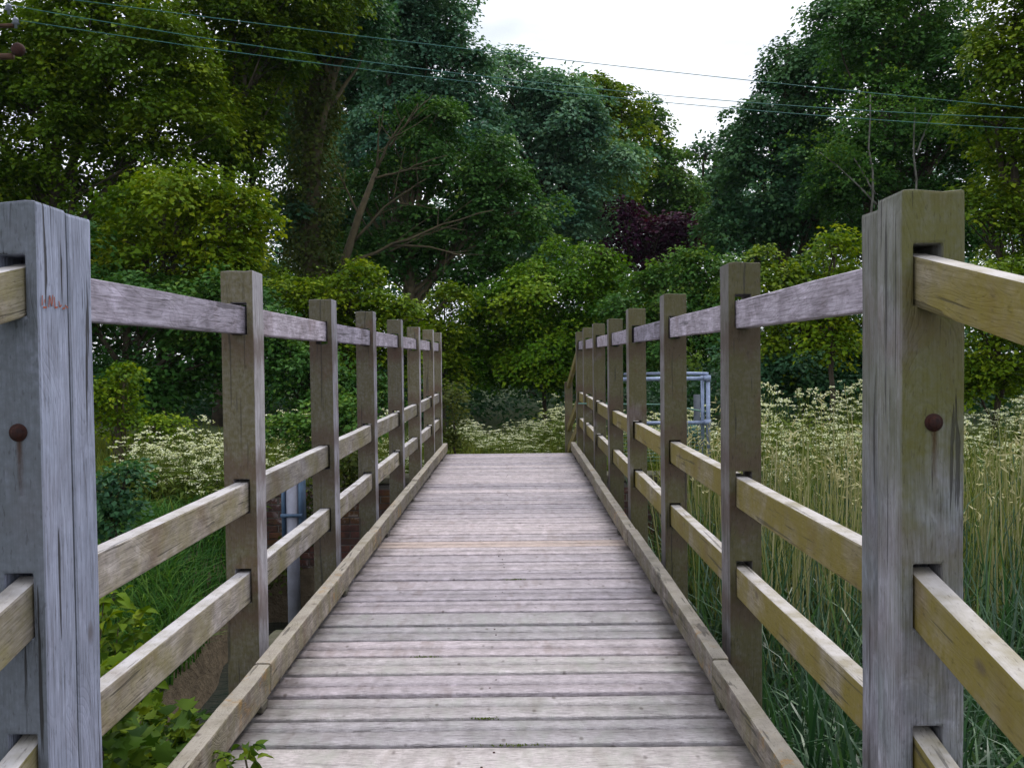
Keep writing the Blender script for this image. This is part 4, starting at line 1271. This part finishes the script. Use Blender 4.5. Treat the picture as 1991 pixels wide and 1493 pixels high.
# cow parsley
def parsley(seed, h):
    rg = np.random.default_rng(seed)
    S, Fl = Acc(), Acc()
    nst = rg.integers(2, 4)
    for q in range(nst):
        a = rg.uniform(0, 2 * math.pi)
        top = np.array([math.cos(a) * rg.uniform(0.04, 0.2), math.sin(a) * rg.uniform(0.04, 0.2), h * rg.uniform(0.7, 1.0)])
        st_ = curve((0, 0, 0), top, rg, 5, 0.03)
        S.tube(st_, np.linspace(0.006, 0.003, 5), 4, cap=False)
        heads = [top]
        for k in range(rg.integers(4, 7)):
            s0 = st_[rg.integers(2, 4)]
            e = s0 + np.array([rg.normal(0, 0.13), rg.normal(0, 0.13), rg.uniform(0.10, 0.32) * h])
            S.tube(curve(s0, e, rg, 4, 0.06), np.linspace(0.0035, 0.002, 4), 3, cap=False)
            heads.append(e)
        for e in heads:
            k = 16
            r = np.sqrt(rg.uniform(0, 1, k)) * rg.uniform(0.018, 0.058)
            b_ = rg.uniform(0, 2 * math.pi, k)
            C = e + np.stack([r * np.cos(b_), r * np.sin(b_), 0.018 - r * r * 6 + rg.normal(0, 0.004, k)], -1)
            nn = nrm(rg.normal(0, 0.4, (k, 3)) + UP)
            leaves(Fl, C, nn, rg.normal(0, 1, (k, 3)), rg.uniform(0.014, 0.026, k), rg.uniform(0.014, 0.024, k), rg.normal(0.55, 0.2, k), 0.1)
    k = 70
    a = rg.uniform(0, 2 * math.pi, k); r = rg.uniform(0.02, 0.24, k)
    C = np.stack([r * np.cos(a), r * np.sin(a), rg.uniform(0.08, 0.72, k) * h], -1)
    leaves(S, C, nrm(rg.normal(0, 0.4, (k, 3)) + UP), np.stack([np.cos(a), np.sin(a), rg.uniform(-0.4, 0.3, k)], -1), rg.uniform(0.07, 0.15, k), rg.uniform(0.02, 0.05, k), rg.normal(0.45, 0.2, k))
    ms, mf = S.build('cow_parsley'), Fl.build('flower_heads')
    ms.materials.append(M['stem']); mf.materials.append(M['flower'])
    return ms, mf


PROTO = [parsley(500 + k, 1.0) for k in range(7)]
rp = random.Random(12)


def plant(x, y, h, label, group, z=None):
    ms, mf = PROTO[rp.randrange(7)]
    o = link('cow_parsley', ms)
    o.location = (x, y, float(height(x, y)) - 0.02 if z is None else z)
    o.rotation_euler = (rp.uniform(-0.08, 0.08), rp.uniform(-0.08, 0.08), rp.uniform(0, 6.28))
    o.scale = (rp.uniform(0.9, 1.25),) * 2 + (h,)
    tag(o, label, 'cow parsley', group)
    link('flower_heads', mf, o)['kind'] = 'stuff'
    return o


def plant_zone(n, pxr, dr, hfun, label, group):
    for _ in range(n):
        d = rp.uniform(*dr)
        px = rp.uniform(*pxr)
        x = (px - 1004) / F * d
        plant(x, d, hfun(px, d), label, group)


plant_zone(46, (240, 480), (9.5, 11.4), lambda px, d: rp.uniform(0.62, 0.98) + (0.25 if rp.random() < 0.12 else 0), 'white flowering cow parsley on the bank seen between the first two left posts', 'cow parsley on the left bank')
plant_zone(24, (515, 800), (10.8, 12.6), lambda px, d: rp.uniform(0.6, 1.15), 'white flowering cow parsley seen through the left parapet behind the third and fourth posts', 'cow parsley behind the left parapet')
plant_zone(44, (885, 1075), (15.4, 18.5), lambda px, d: rp.uniform(0.30, 0.62), 'low white flowering cow parsley where the path leaves the far end of the deck', 'cow parsley at the end of the deck')
plant_zone(12, (1050, 1125), (15.6, 17.5), lambda px, d: rp.uniform(0.55, 1.1), 'tall white flowering cow parsley beside the far ramp handrail', 'cow parsley by the far handrail')
plant_zone(34, (1200, 1400), (11.2, 14.0), lambda px, d: rp.uniform(0.7, 1.1), 'white flowering cow parsley behind the galvanised guard rail', 'cow parsley behind the guard rail')
plant_zone(112, (1430, 1780), (9.9, 13.5), lambda px, d: rp.uniform(0.65, 1.45) * (0.75 if d < 10.8 else 1), 'white flowering cow parsley behind the reeds and before the near end post', 'cow parsley behind the reeds')
plant_zone(46, (1850, 2060), (9.8, 13.0), lambda px, d: rp.uniform(0.5, 1.2), 'white flowering cow parsley past the near end post at the photo edge', 'cow parsley at the photo edge')

# near leafy growth by the left end post
def near_plant(name, label, pts, d, leaf, mat, n, seed, shape='maple', base=None):
    rg = np.random.default_rng(seed)
    acc = Acc(); T = Acc()
    P0 = at(*pts[0][:2], d)
    root = empty(name, (P0.x, d, float(height(P0.x, d))))
    og = np.array(root.location)
    for (px, py, r) in pts:
        c_ = np.array(at(px, py, d + rg.uniform(-0.12, 0.12)))
        rw = r * d / F
        s0 = np.array([og[0] + rg.normal(0, 0.08), d + rg.normal(0, 0.06), og[2] - 0.02])
        T.tube(curve(s0, c_, rg, 6, 0.06) - og, np.linspace(0.008, 0.003, 6), 5)
        P = c_ + nrm(rg.normal(0, 1, (n, 3))) * (rg.uniform(0, 1, (n, 1)) ** 0.5) * rw
        spray_leaves(acc, rg, P - og, rg.normal(0, 0.35, (n, 3)) + UP + np.array([0, -0.3, 0]), np.full(n, leaf * 1.4), 4, leaf, rg.normal(0.5, 0.2, n), 0.3, 0.5, shape)
    link('leaves', acc.build('leaves'), root, mat)
    link('stems', T.build('stems'), root, M['bark_olive'])
    tag(root, label, 'plant')
    return root


near_plant('maple_seedling', 'bright lobed leaves growing up beside the foot of the blue grey end post', [(190, 1470, 45), (170, 1430, 25), (250, 1480, 50)], 2.55, 0.055, M['lf_bright'], 9, 61)
near_plant('bramble_plant', 'green leafy bramble under the lower rail at the bottom of the photo', [(310, 1460, 55), (350, 1440, 40), (270, 1490, 50), (390, 1480, 35), (330, 1500, 60)], 2.95, 0.055, M['lf_bright'], 12, 62)
near_plant('kerb_seedling', 'small bright seedling leaning over the bottom of the left kerb', [(430, 1485, 30), (470, 1480, 14), (400, 1493, 24)], 2.62, 0.042, M['lf_bright'], 5, 63, 'oval')
near_plant('ivy_shoot', 'leafy ivy shoots outside the blue grey end post at the photo edge', [(15, 1290, 30), (20, 1350, 32), (8, 1070, 16), (30, 1400, 26)], 2.35, 0.05, M['lf_bright'], 7, 64)
near_plant('elder_bush', 'bright leafy bush on the stream bank beside the near left post', [(225, 1210, 42), (205, 1290, 44), (240, 1260, 36), (195, 1170, 34), (255, 1300, 30)], 4.6, 0.07, M['lf_olive'], 13, 66, 'oval')
near_plant('bank_seedling', 'green leafy plant at the earth bank below the lower left rail', [(215, 1330, 45), (240, 1390, 40), (225, 1440, 50), (290, 1420, 40)], 3.7, 0.06, M['lf_olive'], 12, 65)

# moss and small weeds in the gaps of the deck
rg = np.random.default_rng(8)
for k, (px, py, w, lab) in enumerate(((822, 1293, 0.05, 'thin moss strip in a deck joint left of the middle'), (940, 1396, 0.05, 'little moss patch in a deck joint near the bottom middle'),
                                      (1000, 1452, 0.12, 'wider moss strip along the lowest visible deck joint'), (1005, 1125, 0.05, 'faint moss in a deck joint halfway along'),
                                      (973, 1073, 0.04, 'dark grass tuft lying on the deck by the peach plank'))):
    q0 = at(px, py, 1.0); t = EYE / (EYE - q0.z)
    x0, y0 = q0.x * t, t
    kj = round((y0 - 1.985) / PITCH); y0 = 1.985 + kj * PITCH if k < 4 else y0
    A = Acc(); n = 70
    P = np.stack([x0 + rg.normal(0, w * 0.5, n), y0 + rg.normal(0, 0.004 if k < 4 else 0.012, n), np.full(n, -0.004)], -1)
    blades(A, rg, P, rg.uniform(0.004, 0.009, n), rg.uniform(0.2, 1.0, n), np.full(n, 0.004), rg.normal(0.5, 0.2, n), 2)
    tag(link('moss_patch', A.build('moss_patch'), None, M['moss'] if k < 4 else M['bark']), lab, 'moss')

# ------------------------------------------------------------------ utility pole and wires
PX = at(-70, 120, 14.0).x
pole = empty('utility_pole', (PX, 14.0, float(height(PX, 14.0))))
tag(pole, 'wooden utility pole cross arm with insulators poking in at the top corner', 'utility pole')
og = np.array(pole.location)
A = Acc(); A.tube([(0, 0, -0.5), (0, 0, 7.6)], [0.14, 0.10], 12); link('pole', A.build('pole', True), pole, M['pole'])
for (pe, hz) in (((42, 120), 0.035), ((44, 62), 0.02)):
    e = np.array(at(*pe, 14.0)) - og
    A = Acc(); A.box(((e[0] - 0.75) / 2, -0.13, e[2]), ((e[0] + 0.75) / 2, 0.045, hz)); link('cross_arm', A.build('cross_arm'), pole, M['pole'])
wire_start = []
for (pe, rr_, mt) in (((35, 28), 0.05, 'ceramic'), ((48, 54), 0.05, 'ceramic'), ((-20, 5), 0.05, 'ceramic')):
    e = np.array(at(*pe, 14.0)) - og + np.array([0, -0.13, 0])
    A = Acc()
    A.tube([e + [0, 0, -0.10], e + [0, 0, -0.04], e + [0, 0, -0.03], e, e + [0, 0, 0.01], e + [0, 0, 0.04], e + [0, 0, 0.06]], [0.02, 0.02, rr_ * 1.2, rr_ * 0.7, rr_, rr_ * 0.8, 0.02], 12)
    link('insulator', A.build('insulator', True), pole, M[mt])
    wire_start.append(e + og)
e = np.array(at(53, 108, 14.0)) - og + np.array([0, -0.15, 0])
A = Acc(); A.tube([e + [0, -0.06, 0], e + [0, -0.02, 0], e + [0, 0.03, 0], e + [0, 0.07, 0]], [0.07, 0.10, 0.10, 0.06], 14)
link('shackle', A.build('shackle', True), pole, M['rust'])
labs = ['topmost of three dark overhead wires crossing the trees', 'middle one of three dark overhead wires crossing the trees', 'lowest of three dark overhead wires crossing the trees']
for k, (p0, pm, p1) in enumerate((((-20, -16), (830, 92), (1991, 216)), ((35, 18), (850, 143), (1991, 235)), ((48, 46), (850, 157), (1991, 256)))):
    a, m_, c_ = np.array(at(*p0, 13.87)), np.array(at(*pm, 14.5)), np.array(at(*p1, 15.2))
    # parabola through the three points, carried on past the frame
    tm = (m_[0] - a[0]) / (c_[0] - a[0])
    t = np.linspace(0, 1.9, 40)
    pt = np.outer((t - tm) * (t - 1) / ((0 - tm) * (0 - 1)), a) + np.outer(t * (t - 1) / (tm * (tm - 1)), m_) + np.outer(t * (t - tm) / (1 * (1 - tm)), c_)
    A = Acc(); A.tube(pt, 0.0058, 6)
    tag(link('overhead_wire', A.build('overhead_wire', True), None, M['wire']), labs[k], 'wire')

# ------------------------------------------------------------------ air
HZ = 0.00014
A = Acc()
A.box((0, 600, 7.6), (960, 960, 11.4))
hz = link('haze', A.build('haze'))
m = bpy.data.materials.new('damp_air')
m.use_nodes = True
m.node_tree.nodes.clear()
vo = m.node_tree.nodes.new('ShaderNodeOutputMaterial')
pv = m.node_tree.nodes.new('ShaderNodeVolumePrincipled')
pv.inputs['Color'].default_value = (0.80, 0.92, 1.0, 1)
pv.inputs['Density'].default_value = HZ
m.node_tree.links.new(pv.outputs[0], vo.inputs['Volume'])
hz.data.materials.append(m)
tag(hz, 'thin damp air over the whole place', 'haze', kind='stuff')
scene.cycles.volume_bounces = 1
